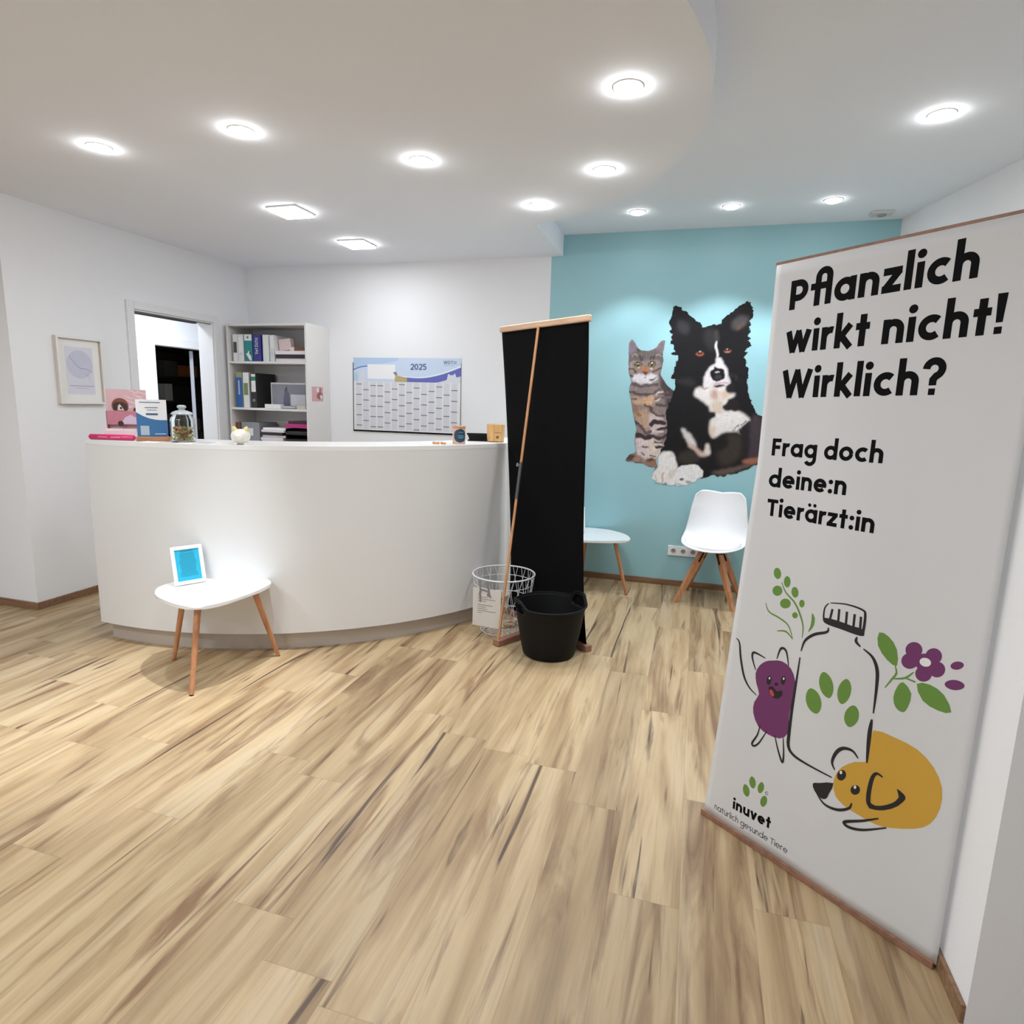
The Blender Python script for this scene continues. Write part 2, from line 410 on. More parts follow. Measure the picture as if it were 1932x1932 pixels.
# corridor behind the doorway and the store room beyond it
b = MB(); CY0, CY1 = 5.58, 6.42
b.box(-5.8, -5.7, 3.15, CY0, 0, 2.6); b.box(-5.8, -5.7, CY1, 7.3, 0, 2.6); b.box(-5.8, -5.7, CY0, CY1, 2.012, 2.6)
struct('wall_corridor', b, M_WALL, 'bright corridor wall seen through the doorway')
b = MB(); b.box(-5.7, -4.42, 7.2, 7.3, 0, 2.6); b.box(-4.42, -4.32, D + .1, 7.3, 0, 2.6); struct('wall_corridor_end', b, M_WALL)
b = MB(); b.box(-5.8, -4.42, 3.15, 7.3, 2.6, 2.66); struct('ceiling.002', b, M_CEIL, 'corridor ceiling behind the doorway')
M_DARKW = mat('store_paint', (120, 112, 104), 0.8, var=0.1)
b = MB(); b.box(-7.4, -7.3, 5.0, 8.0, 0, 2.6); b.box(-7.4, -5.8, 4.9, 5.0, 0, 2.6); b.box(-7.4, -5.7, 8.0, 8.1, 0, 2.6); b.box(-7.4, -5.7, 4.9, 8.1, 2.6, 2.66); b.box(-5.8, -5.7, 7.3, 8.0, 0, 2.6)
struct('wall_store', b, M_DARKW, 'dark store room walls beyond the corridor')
# door frames
d1 = thing('door_1', 'white doorway with casing in the left wall', 'door'); d1['kind'] = 'structure'
b = MB(); t = .018
b.box(XL, XL + t, DY0 - .065, DY0, 0, DH + .06, .004); b.box(XL, XL + t, DY1, DY1 + .065, 0, DH + .06, .004); b.box(XL, XL + t, DY0, DY1, DH, DH + .06, .004)
b.build('casing', M_TRIM, d1)
b = MB(); b.box(-4.425, XL, DY0, DY0 + .012, 0, DH); b.box(-4.425, XL, DY1 - .012, DY1, 0, DH); b.box(-4.425, XL, DY0 + .012, DY1 - .012, DH - .012, DH)
b.build('jamb', M_TRIM, d1)
b = MB(); b.box(-4.292, -4.280, DY0 + .013, DY1 - .013, DH - .018, DH - .012); b.box(-4.385, -4.345, DY0 + .013, DY1 - .11, DH - .022, DH - .012)
b.build('sliding_track', M_DGREY, d1)
d2 = thing('door_2', 'inner doorway of the corridor leading to a dark store room', 'door'); d2['kind'] = 'structure'
b = MB(); b.box(-5.7, -5.685, CY0 - .09, CY0, 0, 2.10, .004); b.box(-5.7, -5.685, CY1, CY1 + .09, 0, 2.10, .004); b.box(-5.7, -5.685, CY0, CY1, 2.012, 2.10, .004)
b.build('casing', M_TRIM, d2)
b = MB(); b.box(0, .7, -.02, .02, 0.01, 2.0, .004, M=Matrix.Translation((-5.83, 6.235, 0)) @ rotz(math.atan2(.735, -.678))); b.build('door_leaf', mat('door_leaf', (178, 182, 192), 0.5), d2)
# skirting
b = MB(); b.box(-3.36, 1.29, D - .013, D, 0, .052, .003); struct('baseboard_back', b, M_SKIRT)
b = MB(); b.box(XL, XL + .013, 3.05, DY0 - .067, 0, .052, .003); b.box(-6.6, XL + .013, 3.037, 3.05, 0, .052, .003); struct('baseboard_left', b, M_SKIRT)
b = MB(); b.box(.740, .752, 1.592, 1.90, 0, .052, .003); struct('baseboard_right', b, M_SKIRT)

# ---------------------------------------------------------------- lamps
M_LENS = mat('lamp_lens', (255, 255, 255), 0.4, emit=150.0)
M_LENSR = mat('lamp_lens_row', (255, 255, 255), 0.4, emit=45.0)
M_PANEL = mat('lamp_panel', (255, 255, 255), 0.4, emit=30.0)
def spot_light(name, x, y, z, parent=None, power=SPOT_W, cone=92, blend=1.0):
    l = bpy.data.lights.new(name, 'SPOT'); l.energy = power; l.color = LAMP_COL
    l.spot_size = math.radians(cone); l.spot_blend = blend; l.shadow_soft_size = 0.035
    o = bpy.data.objects.new(name, l); col.objects.link(o); o.location = (x, y, z)
    if parent is not None: o.parent = parent
    return o
SPOTS = [(-2.962, 2.65, CL, 'recessed ceiling spotlight farthest left, above the left end of the desk'),
 (-2.113, 2.643, CL, 'second recessed ceiling spotlight from the left, above the small white table'),
 (-1.444, 3.149, CL, 'third recessed ceiling spotlight from the left, in front of the square panel lamps'),
 (-.347, 2.634, CL, 'largest looking recessed spotlight, close to the curved ceiling edge at the top'),
 (-.557, 3.469, CL, 'recessed spotlight of the lowered ceiling above the black stand, near the curved edge'),
 (-1.04, 3.973, CL, 'recessed spotlight of the lowered ceiling nearest its inner corner by the teal wall'),
 (.978, 3.573, CH, 'recessed spotlight farthest right, above the white banner'),
 (-.518, 4.809, CH, 'leftmost of three recessed spotlights in a row along the teal wall'),
 (.117, 4.797, CH, 'middle one of three recessed spotlights in a row along the teal wall'),
 (.751, 4.785, CH, 'rightmost of three recessed spotlights in a row along the teal wall')]
# the three lamps before the desk are swivelled away from it
AIM = {0: (math.radians(-12), 0, 0), 1: (math.radians(-8), math.radians(7), 0), 2: (math.radians(-14), 0, 0)}
# share of the power, beam angle and softness of each spotlight
BEAM = [(.85, 54, 1.0), (2.7, 46, .8), (.7, 62, 1.0), (.5, 100, 1.0), (.5, 100, 1.0), (.45, 100, 1.0), (.4, 100, 1.0), (.40, 101, .45), (.52, 101, .45), (.40, 101, .45)]
for x, y, z, lab in SPOTS:
    t = thing('ceiling_spotlight', lab, 'spotlight', (x, y, z), 0, 'recessed ceiling spotlights')
    b = MB(); b.lathe([(.050, -.001), (.0515, -.004), (.057, -.003), (.0585, 0.0)], n=28); b.build('trim_ring', M_WHITE, t)
    b = MB(); b.lathe([(.0505, -.001), (.048, -.009), (.036, -.015), (.014, -.018), (.0005, -.0185)], n=24); b.build('lens', M_LENSR if y > 4.5 else M_LENS, t)
    k = SPOTS.index((x, y, z, lab)); spot_light('lamp', 0, 0, -.04, t, SPOT_W * BEAM[k][0], *BEAM[k][1:]).rotation_euler = AIM.get(k, (0, 0, 0))
for x, y, z in [(-.95, 1.80, CL), (-.6, .7, CH), (-3.9, 1.3, CL)]:
    spot_light('unseen_spotlight', x, y, z - .03, None, SPOT_W * .36, 150)  # first lamp just out of view; the other two added as unseen fill
for x, y, lab in [(-2.655, 3.77, 'larger looking square ceiling panel lamp, nearer the viewer'), (-2.66, 4.62, 'smaller looking square ceiling panel lamp, nearer the back wall')]:
    t = thing('ceiling_panel_light', lab, 'ceiling lamp', (x, y, CL), 0, 'square ceiling panel lamps')
    b = MB(); b.box(-.112, .112, -.112, .112, -.012, 0, .004); b.build('frame', M_WHITE, t)
    b = MB(); b.box(-.106, .106, -.106, .106, -.024, -.0115, .006); b.build('diffuser', M_PANEL, t)
    l = bpy.data.lights.new('panel', 'AREA'); l.energy = PANEL_W * .65; l.shape = 'SQUARE'; l.size = .23; l.color = LAMP_COL
    o = bpy.data.objects.new('panel_or_fill_lamp', l); col.objects.link(o); o.location = (0, 0, -.03); o.parent = t
for x, y, z in [(-3.3, .3, CH), (-2.2, .1, CH), (-2.0, -2.0, CH)]:  # unseen fill lamps, added out of view to brighten desk front and walls
    l = bpy.data.lights.new('panel', 'AREA'); l.energy = 34; l.shape = 'SQUARE'; l.size = .5; l.color = LAMP_COL
    o = bpy.data.objects.new('panel_or_fill_lamp', l); col.objects.link(o); o.location = (x, y, z - .03)
l = bpy.data.lights.new('corridor', 'AREA'); l.energy = 42; l.shape = 'RECTANGLE'; l.size = .3; l.size_y = 1.2; l.color = LAMP_COL
o = bpy.data.objects.new('corridor_lamp', l); col.objects.link(o); o.location = (-4.95, 4.9, 2.57)
t = thing('ceiling_sensor', 'small pale sensor plate on the ceiling at the right end of the teal wall', 'sensor', (1.12, 5.13, CH))
b = MB(); b.box(-.07, .07, -.05, .05, -.018, 0, .006); b.build('housing', mat('sensor_plastic', (205, 205, 207), 0.5), t)
b = MB(); b.lathe([(.03, -.018), (.026, -.026), (.0005, -.028)], n=20); b.build('dome', M_GREY, t)

# ---------------------------------------------------------------- reception desk
CX, CY = -3.195, 4.86
M_DESK = mat('desk_lacquer', (216, 215, 214), 0.2, spec=0.35)
M_DESKT = mat('desk_top', (226, 225, 224), 0.3, spec=0.3)
def sector(r0, r1, a0, a1, z0, z1, n=64, bev=0):
    p = arc(CX, CY, r1, a0, a1, n) + arc(CX, CY, r0, a1, a0, n)
    return [p, z0, z1]
desk = thing('reception_desk', 'curved glossy white reception desk with a recessed metal plinth', 'desk')
b = MB(); b.prism(*sector(2.03, 2.07, 264, 359, .11, 1.196), smooth=True); b.build('front_panel', M_DESK, desk)
b = MB(); b.prism(*sector(1.66, 2.0705, 263.95, 359, 1.196, 1.222), bev=.003); b.build('counter_top', M_DESKT, desk)
b = MB(); b.prism(*sector(1.98, 2.022, 264.8, 358.5, 0, .11), smooth=True); b.build('plinth', M_PLINTH, desk)
b = MB(); b.prism(*sector(1.25, 2.03, 264.6, 358.2, .70, .735)); b.build('desk_top', M_WMATT, desk)
for a, nm in ((264, 'end_panel'), (358.2, 'end_panel')):
    b = MB(); b.prism(arc(CX, CY, 2.03, a, a + .8, 3) + arc(CX, CY, 1.5, a + .8, a, 3), .112, 1.196); b.build(nm, M_DESK, desk)
def on_desk(ang, r): return (CX + r * math.cos(math.radians(ang)), CY + r * math.sin(math.radians(ang)))

# ---------------------------------------------------------------- bookcase
SX0, SX1, SY0, SY1, SH = -4.229, -3.378, 4.961, 5.316, 2.145
case = thing('bookcase', 'tall white open bookcase in the corner behind the desk', 'bookcase')
M_CASE = mat('bookcase_board', (222, 220, 218), 0.45)
for x in (SX0, SX1 - .019):
    b = MB(); b.box(x, x + .019, SY0, SY1, 0, SH, .001); b.build('side_panel', M_CASE, case)
b = MB(); b.box(SX0 + .019, SX1 - .019, SY0, SY1, SH - .022, SH); b.build('top_panel', M_CASE, case)
b = MB(); b.box(SX0 + .019, SX1 - .019, SY1 - .008, SY1, .06, SH - .022); b.build('back_panel', M_CASE, case)
for z in (1.808, 1.386, .965, .53, .08):
    b = MB(); b.box(SX0 + .019, SX1 - .019, SY0 + .004, SY1 - .008, z - .02, z); b.build('shelf', M_CASE, case)

def binder(x0, x1, z, h, body, label, cat, depth=.28, y0=4.985, lab=None, lab_z=(.45, .95), hole=True, extra=None, group='binders in the bookcase', name='ring_binder'):
    t = thing(name, label, cat, ((x0 + x1) / 2, y0, z), 0, group); w2 = (x1 - x0) / 2 - .0015
    b = MB(); b.box(-w2, w2, 0, depth, 0, h, .003); b.build('cover', body, t)
    if lab is not None:
        b = MB(); b.box(-w2 * .72, w2 * .72, -.0012, 0.0005, h * lab_z[0], h * lab_z[1]); b.build('spine_label', lab, t)
    if hole:
        b = MB(); b.tube([(.011 * math.cos(2 * PI * k / 16), -.0005, .07 + .011 * math.sin(2 * PI * k / 16)) for k in range(16)], .0022, 6, closed=True); b.build('finger_ring', M_METAL, t)
    return t
c = mat
PWHITE = mat('binder_white', (222, 222, 222), 0.5); 
binder(-4.182, -4.128, 1.808, .243, PWHITE, 'white binder with a black spine tag, first on the top shelf', 'binder', lab=M_DGREY, lab_z=(.32, .72), hole=False)
t = binder(-4.127, -4.062, 1.808, .243, mat('binder_offwhite', (212, 213, 214), 0.5), 'plain off white binder between the black tagged one and the teal one', 'binder', lab=mat('pale_label', (228, 228, 228), 0.6), lab_z=(.3, .9))
t = binder(-4.055, -3.968, 1.808, .243, mat('binder_teal', (24, 128, 128), 0.45), 'teal binder with a white top and a white cat shape on its spine', 'binder', hole=False)
b = MB(); b.box(-.040, .040, -.0012, .0005, .186, .241); b.build('spine_top', PWHITE, t)
b = MB()
P2 = lambda u, v, l: Vector((u, -.0015 - l, v))
b.poly([P2(*p, 0) for p in [(-.040, .088), (-.028, .070), (-.012, .072), (.004, .094), (.016, .092), (.010, .072), (.028, .050), (.034, .012), (.020, .006), (.004, .022), (-.016, .052)]]); b.build('spine_picture', PWHITE, t)
b = MB(); disc(b, -.002, .215, .011, lambda u, v, l: Vector((u, -.0016, v)), 0); b.build('spine_dot', mat('binder_teal', (24, 128, 128)), t)
t = binder(-3.961, -3.872, 1.808, .240, mat('binder_navy', (44, 36, 128), 0.4), 'navy blue binder with large white writing up its spine', 'binder', hole=False)
b = MB(); text_mesh(b, 'Vet Data', 0, 0, .145, 0, .040, .13, lambda u, v, l: Vector((-v + .012, -.0016, .065 + u)), 0); b.build('spine_lettering', PWHITE, t)
binder(-3.857, -3.790, 1.808, .238, mat('binder_mint', (214, 222, 218), 0.5), 'pale mint white binder right of the navy one', 'binder', lab=PWHITE, lab_z=(.25, .9), hole=False)
binder(-3.783, -3.732, 1.808, .236, mat('binder_grey', (206, 208, 210), 0.5), 'narrow pale grey binder standing last on the top shelf', 'binder', lab=PWHITE, lab_z=(.5, .95))
# lying stack on the top shelf
def slab(name, label, cat, x0, x1, y0, y1, z0, z1, m, bev=.003, rz=0, group=None):
    t = MB(); cx, cy = (x0 + x1) / 2, (y0 + y1) / 2
    t.box(x0 - cx, x1 - cx, y0 - cy, y1 - cy, 0, z1 - z0, bev)
    o = t.build(name, m); o.location = (cx, cy, z0); o.rotation_euler = (0, 0, rz)
    return tag(o, label, cat, group)
slab('magazine', 'white magazine at the bottom of the lying pile on the top shelf', 'magazine', -3.724, -3.41, 4.99, 5.20, 1.808, 1.838, mat('mag_white', (222, 214, 220), 0.4))
slab('folder', 'black folder in the middle of the lying pile on the top shelf', 'folder', -3.718, -3.408, 4.985, 5.21, 1.838, 1.872, mat('folder_black', (40, 36, 42), 0.5))
slab('magazine', 'pinkish white magazine on top of the lying pile on the top shelf', 'magazine', -3.722, -3.404, 4.982, 5.21, 1.872, 1.905, mat('mag_pink', (226, 216, 222), 0.4))
t = thing('photo_book', 'pale pink book leaning on top of the lying pile', 'book', (-3.655, 5.07, 1.907)); 
R_ = Matrix.Rotation(math.radians(-6), 4, 'Y')
b = MB(); b.box(-.062, .062, -.03, .03, .006, .108, .002, M=R_); b.build('cover', mat('book_pink', (216, 196, 196), 0.5, var=.12, vscale=30), t)
slab('small_box', 'tiny cream box beside the leaning pink book', 'box', -3.582, -3.533, 5.0, 5.06, 1.905, 1.938, mat('cream_card', (220, 200, 194), 0.6))
slab('wooden_box', 'low brown box at the right end of the top shelf pile', 'box', -3.526, -3.415, 4.995, 5.10, 1.905, 1.942, mat('brown_card', (112, 74, 56), 0.6, var=.2, vscale=40))
# middle shelf
Z = 1.386
t = binder(-4.166, -4.098, Z, .322, mat('binder_olive', (150, 150, 112), 0.5), 'blue labelled binder with an olive top, first on the middle shelf', 'binder', hole=False)
b = MB(); b.box(-.031, .031, -.0014, .0005, .003, .276); b.build('blue_spine', mat('binder_blue', (26, 92, 168), 0.45), t)
b = MB()
for k in range(11): b.box(-.008, .008, -.0022, -.0010, .12 + .012 * k, .127 + .012 * k)
b.build('spine_lettering', PWHITE, t)
binder(-4.090, -4.024, Z, .322, PWHITE, 'white binder with a thin green stripe on the middle shelf', 'binder', lab=mat('olive_green', (112, 130, 92), 0.5), lab_z=(.36, .70), hole=False)
t = binder(-4.006, -3.940, Z, .318, mat('binder_black', (34, 34, 36), 0.6), 'black binder with a green and white spine label on the middle shelf', 'binder', lab=PWHITE, lab_z=(.46, .78))
b = MB(); b.box(-.022, .022, -.0013, .0005, .250, .285); b.build('green_label', mat('label_green', (38, 120, 84), 0.5), t)
b = MB(); b.box(-.022, .022, -.0013, .0005, .285, .308); b.build('white_label', PWHITE, t)
t = thing('display_case', 'grey translucent plastic box with a bottle shape inside on the middle shelf', 'box', (-3.66, 5.10, Z))
b = MB(); b.box(-.185, .185, -.03, .03, .0, .235, .004); b.build('body', mat('grey_plastic_box', (132, 132, 142), 0.35), t)
b = MB(); b.box(-.187, .187, -.033, -.029, .222, .237, .001); b.box(-.187, -.178, -.033, -.029, .0, .222, .001); b.build('rim', mat('pale_rim', (200, 200, 206), 0.4), t)
b = MB(); b.poly([Vector((x, -.0312, z)) for x, z in [(-.06, .0), (.012, .0), (.014, .10), (.004, .15), (-.008, .17), (-.008, .20), (-.022, .20), (-.024, .17), (-.04, .15), (-.052, .10)]]); b.build('bottle_picture', mat('bottle_violet', (96, 96, 116), 0.4), t)
slab('carton', 'flat white carton lying at the front of the middle shelf', 'carton', -3.846, -3.68, 4.968, 5.03, Z, Z + .038, mat('carton_white', (230, 230, 230), 0.5))
slab('carton', 'upright pale carton with faint print in front of the grey box', 'carton', -3.612, -3.454, 5.034, 5.062, Z, Z + .132, mat('carton_grey', (192, 190, 196), 0.5, var=.06, vscale=60))
o = MB(); o.lathe([(.0005, -.075), (.014, -.075), (.014, .07), (.006, .075), (.006, .085), (.0005, .085)], n=14, M=Matrix.Rotation(PI / 2, 4, 'Y')); o = o.build('metal_tube', M_METAL, loc=(-3.60, 4.995, Z + .0145)); tag(o, 'silver tube lying between the two low cartons', 'tube')
slab('carton', 'low beige carton at the right end of the middle shelf', 'carton', -3.505, -3.41, 4.968, 5.02, Z, Z + .03, mat('carton_beige', (198, 190, 180), 0.6))
b = MB(); b.lathe([(.0005, 0), (.017, 0), (.017, .085), (.010, .10), (.010, .122), (.0005, .122)], n=16); o = b.build('spray_bottle', mat('spray_grey', (150, 148, 150), .4), loc=(-3.425, 5.045, Z)); tag(o, 'small grey bottle beside the upright carton on the middle shelf', 'bottle')
# lower shelf
Z = .965
slab('wooden_box', 'brown box edge behind the animal figurine on the lower shelf', 'box', -4.205, -4.150, 5.0, 5.2, Z, 1.245, mat('brown_card', (112, 74, 56)))
t = thing('magazine_file', 'grey magazine file on the lower shelf behind the animal figurine', 'file', (-4.04, 5.0, Z))
b = MB(); b.box(-.10, .10, 0, .26, 0, .285, .003); b.build('body', mat('file_grey', (138, 140, 148), .5), t)
b = MB(); b.box(-.03, .03, -.002, .001, .16, .23); b.build('label', mat('pale_label', (228, 228, 228)), t)
zz = Z
b = MB()
for k, (h, dx, m) in enumerate([(.10, 0, 'folder_black'), (.022, .006, 'mag_white'), (.030, -.008, 'mag_pink'), (.020, .01, 'carton_grey'), (.028, -.012, 'folder_black'), (.022, .004, 'mag_white'), (.02, .014, 'paper')]):
    nm = 'letter_tray' if k == 0 else 'document'
    labs = ['low black letter tray under the papers on the lower shelf', 'white document directly on the black tray on the lower shelf', 'pinkish document second from the bottom of the paper pile', 'grey document in the middle of the paper pile on the lower shelf', 'black folder within the paper pile on the lower shelf', 'white document just below the top of the paper pile', 'topmost white sheet pile on the lower shelf']
    slab(nm, labs[k], 'tray' if k == 0 else 'document', -3.915 + dx, -3.67 + dx, 4.985 + abs(dx), 5.22, zz, zz + h - .001, MATS[m], .002, rz=math.radians(dx * 200))
    zz += h
zz = Z
for k in range(4):
    t = thing('letter_tray', ['bottom black letter tray of the stack at the right of the lower shelf', 'second black letter tray from the bottom of the right stack', 'third black letter tray from the bottom of the right stack', 'topmost black letter tray of the right stack under the magenta folder'][k], 'tray', (-3.535, 5.0, zz), 0, 'stacked letter trays')
    b = MB(); b.box(-.118, .118, 0, .26, 0, .006); b.box(-.118, -.114, 0, .26, 0, .055); b.box(.114, .118, 0, .26, 0, .055); b.box(-.118, .118, .256, .26, 0, .055); b.build('tray', mat('tray_black', (24, 24, 26), .35), t)
    b = MB(); b.box(-.118, .118, -.003, .001, 0, .022, .001); b.build('front_lip', MATS['tray_black'], t)
    b = MB(); b.box(-.108, .108, .01, .24, .0065, .03 if k != 2 else .02); b.build('paper_pile', mat('paper_shade', (150, 150, 154) if k % 2 else (70, 66, 72), .7), t)
    zz += .062
slab('folder', 'magenta folder lying on top of the right letter trays', 'folder', -3.652, -3.418, 4.99, 5.22, zz, zz + .038, mat('folder_magenta', (176, 42, 118), .4))
slab('folder', 'dark maroon folder on top of the magenta folder', 'folder', -3.625, -3.42, 5.0, 5.22, zz + .038, zz + .062, mat('folder_maroon', (70, 24, 48), .45))
# photo card on the case side
t = thing('photo_card', 'small pink photo card stuck on the bookcase side', 'photo', (SX1, 5.112, 1.528))
b = MB(); b.box(.0002, .002, -.088, .088, -.066, .066); b.build('card', mat('card_pink', (206, 158, 164), .4), t)
b = MB(); CF = lambda y, z, l: Vector((.0022 + l, y, z))
b.poly([CF(y, z, 0) for y, z in [(-.02, -.03), (.02, -.05), (.07, -.04), (.08, .0), (.05, .02), (.06, .055), (.03, .05), (.02, .015), (-.005, .01)]])
b.build('dog_picture', mat('dog_print', (150, 96, 90), .5), t)
for y, z, r in ((.005, .035, .022), (.055, -.025, .018)):
    b = MB(); disc(b, y, z, r, CF, .0003); b.build('white_patch', PWHITE, t)

# ---------------------------------------------------------------- wall calendar
t = thing('wall_calendar', 'large blue and white year planner on the back wall', 'calendar', (-3.118, D, 1.208))
CW, CHT = 1.073, .665
def cf(x, y): return ((x - 185) / 1200 * CW, (1060 - y) / 847 * CHT)
def CFm(u, v, l):
    lift = .009 * (1 - min(1, v / CHT)) + .004
    return Vector((u, -lift - l, v))
b = MB(); b.grid([[CFm(-.010 + (CW + .012) * i / 16, -.014 + (CHT - .03) * j / 10, -.0035) for i in range(17)] for j in range(11)]); b.build('black_edge_sheet', M_BLACK, t)  # black sheet behind, standing out along the left and bottom edges
b = MB(); b.grid([[CFm(CW * i / 20, CHT * j / 14, 0) for i in range(21)] for j in range(15)]); b.build('sheet', mat('calendar_paper', (226, 227, 231), .6), t)
def cpoly(name, rgb, polys, lift):
    b = MB()
    for p in polys: b.poly([CFm(*cf(*q), lift) for q in p])
    return b.build(name, mat('cal_' + name, rgb, .6), t)
def strip(x0, x1, y0f, y1f, n=20):
    xs = [x0 + (x1 - x0) * k / n for k in range(n + 1)]
    return [(x, y0f(x)) for x in xs] + [(x, y1f(x)) for x in xs[::-1]]
cpoly('header', (198, 214, 236), [[(185, 213), (1385, 213), (1385, 487), (185, 487)]], .0006)
cpoly('header_shade', (176, 200, 230), [strip(185, 700, lambda x: 213, lambda x: 330 - 90 * ((x - 185) / 515) ** 1.5)], .0009)
wave = lambda x: 425 + 18 * math.sin((x - 680) / 560 * PI * .9) - (max(0, x - 900) / 490) ** 1.7 * 105
cpoly('wave', (98, 104, 182), [strip(690, 1385, wave, lambda x: min(487, 487 - max(0, x - 1130) / 255 * 75))], .0010)
cpoly('wave_edge', (226, 234, 245), [strip(690, 1385, lambda x: wave(x) - 10 - (x - 690) / 60, wave)], .0011)
cpoly('swoosh', (78, 104, 170), [strip(185, 345, lambda x: 345 - 40 * math.sin((x - 185) / 160 * PI / 2), lambda x: 358 - 42 * math.sin((x - 185) / 160 * PI / 2))], .0012)
cpoly('note_box', (236, 236, 240), [[(350, 287), (665, 290), (665, 458), (350, 455)]], .0014)
cpoly('dog_shape', (178, 164, 116), [[(660, 487), (662, 430), (690, 415), (760, 430), (800, 440), (800, 487)]], .0015)
cpoly('dog_ear', (146, 132, 116), [[(640, 378), (680, 372), (692, 408), (670, 420), (655, 400)]], .0017)
cpoly('animals', (214, 216, 226), [[(245, 487), (255, 420), (280, 360), (310, 362), (318, 420), (330, 487)]], .0016)
cpoly('animals', (214, 216, 226), [[(1235, 455), (1250, 385), (1275, 402), (1305, 400), (1322, 378), (1340, 430), (1385, 440), (1385, 487), (1140, 487), (1200, 470)]], .0016)
cpoly('animal_shade', (176, 204, 224), [[(190, 487), (195, 400), (225, 380), (240, 420), (232, 487)]], .0013)
b = MB(); text_mesh(b, '2025', *cf(838, 347), *cf(1012, 347), .063, .15, CFm, .002); b.build('year_lettering', mat('cal_year', (84, 88, 138), .6), t)
b = MB(); text_mesh(b, 'WDT', *cf(1198, 278), *cf(1302, 278), .033, .15, CFm, .002)
for k in range(3): ribbon(b, [cf(1312 + 10 * k, 245), cf(1312 + 10 * k, 280)], .004, CFm, .002)
ribbon(b, [cf(1200, 294), cf(1308, 294)], .0016, CFm, .002); b.build('logo', mat('cal_logo', (110, 116, 140), .6), t)
b = MB(); b2 = MB(); b3 = MB()
offs = [520, 585, 535, 535, 605, 570, 518, 605, 553, 623, 588, 535, 625, 573]
for k in range(14):
    x0 = 212 + 82.5 * k
    b3.poly([CFm(*cf(*q), .0008) for q in [(x0 + 2, 492), (x0 + 66, 492), (x0 + 66, 1045), (x0 + 2, 1045)]])
    y = offs[k]
    while y < 1045:
        b.poly([CFm(*cf(*q), .0016) for q in [(x0, y - 5), (x0 + 66, y - 5), (x0 + 70, y + 5), (x0 + 4, y + 5)]]); y += 121
    for q in range(30):
        yy = 500 + 18 * q
        ribbon(b2, [cf(x0 + 4, yy), cf(x0 + 60, yy)], .0012, CFm, .0012)
b.build('month_bars', mat('cal_bars', (112, 114, 132), .6), t); b2.build('day_lines', mat('cal_lines', (196, 197, 206), .6), t); b3.build('month_columns', mat('cal_cols', (214, 215, 222), .6), t)

# ---------------------------------------------------------------- framed print on the left wall
t = thing('picture_frame', 'white framed pale blue print hanging on the left wall', 'picture', (XL, 3.508, 1.638))
FY, FZ = .174, .232
b = MB()
for (y0, y1, z0, z1) in [(-FY, FY, FZ - .011, FZ), (-FY, FY, -FZ, -FZ + .011), (-FY, -FY + .011, -FZ + .011, FZ - .011), (FY - .011, FY, -FZ + .011, FZ - .011)]: b.box(.001, .030, y0, y1, z0, z1, .001)
b.build('frame_edge', mat('frame_oak', (204, 194, 184), .5), t); b = MB()
for (y0, y1, z0, z1) in [(-FY, FY, FZ - .014, FZ), (-FY, FY, -FZ, -FZ + .014), (-FY, -FY + .014, -FZ + .014, FZ - .014), (FY - .014, FY, -FZ + .014, FZ - .014)]: b.box(.0301, .034, y0, y1, z0, z1, .001)
b.build('frame', mat('frame_white_wood', (230, 228, 226), .45), t)
PF = lambda y, z, l: Vector((.012 + l, y, z))
b = MB(); b.box(.004, .012, -FY + .014, FY - .014, -FZ + .014, FZ - .014); b.build('mount', mat('mount_card', (234, 233, 230), .6), t)
b = MB(); b.poly([PF(y, z, .0005) for y, z in [(-.105, -.165), (.105, -.165), (.105, .165), (-.105, .165)]]); b.build('print', mat('print_lavender', (214, 214, 226), .6), t)
b = MB(); disc(b, .0, .045, .098, PF, .001, 36); b.build('pale_circle', mat('print_blue', (196, 198, 216), .6, var=.05, vscale=18), t)
b = MB(); ribbon(b, smooth_open([(-.075, .10), (-.04, .055), (.0, .02), (.045, .015), (.095, -.005)]), .004, PF, .0015)
ribbon(b, smooth_open([(.045, -.02), (.07, -.045), (.06, -.065)]), .002, PF, .0015)
ribbon(b, [(-.085, -.105), (.10, -.105)], .004, PF, .0015); ribbon(b, [(-.05, -.12), (.06, -.12)], .002, PF, .0015); b.build('line_drawing', mat('print_line', (150, 152, 172), .6), t)

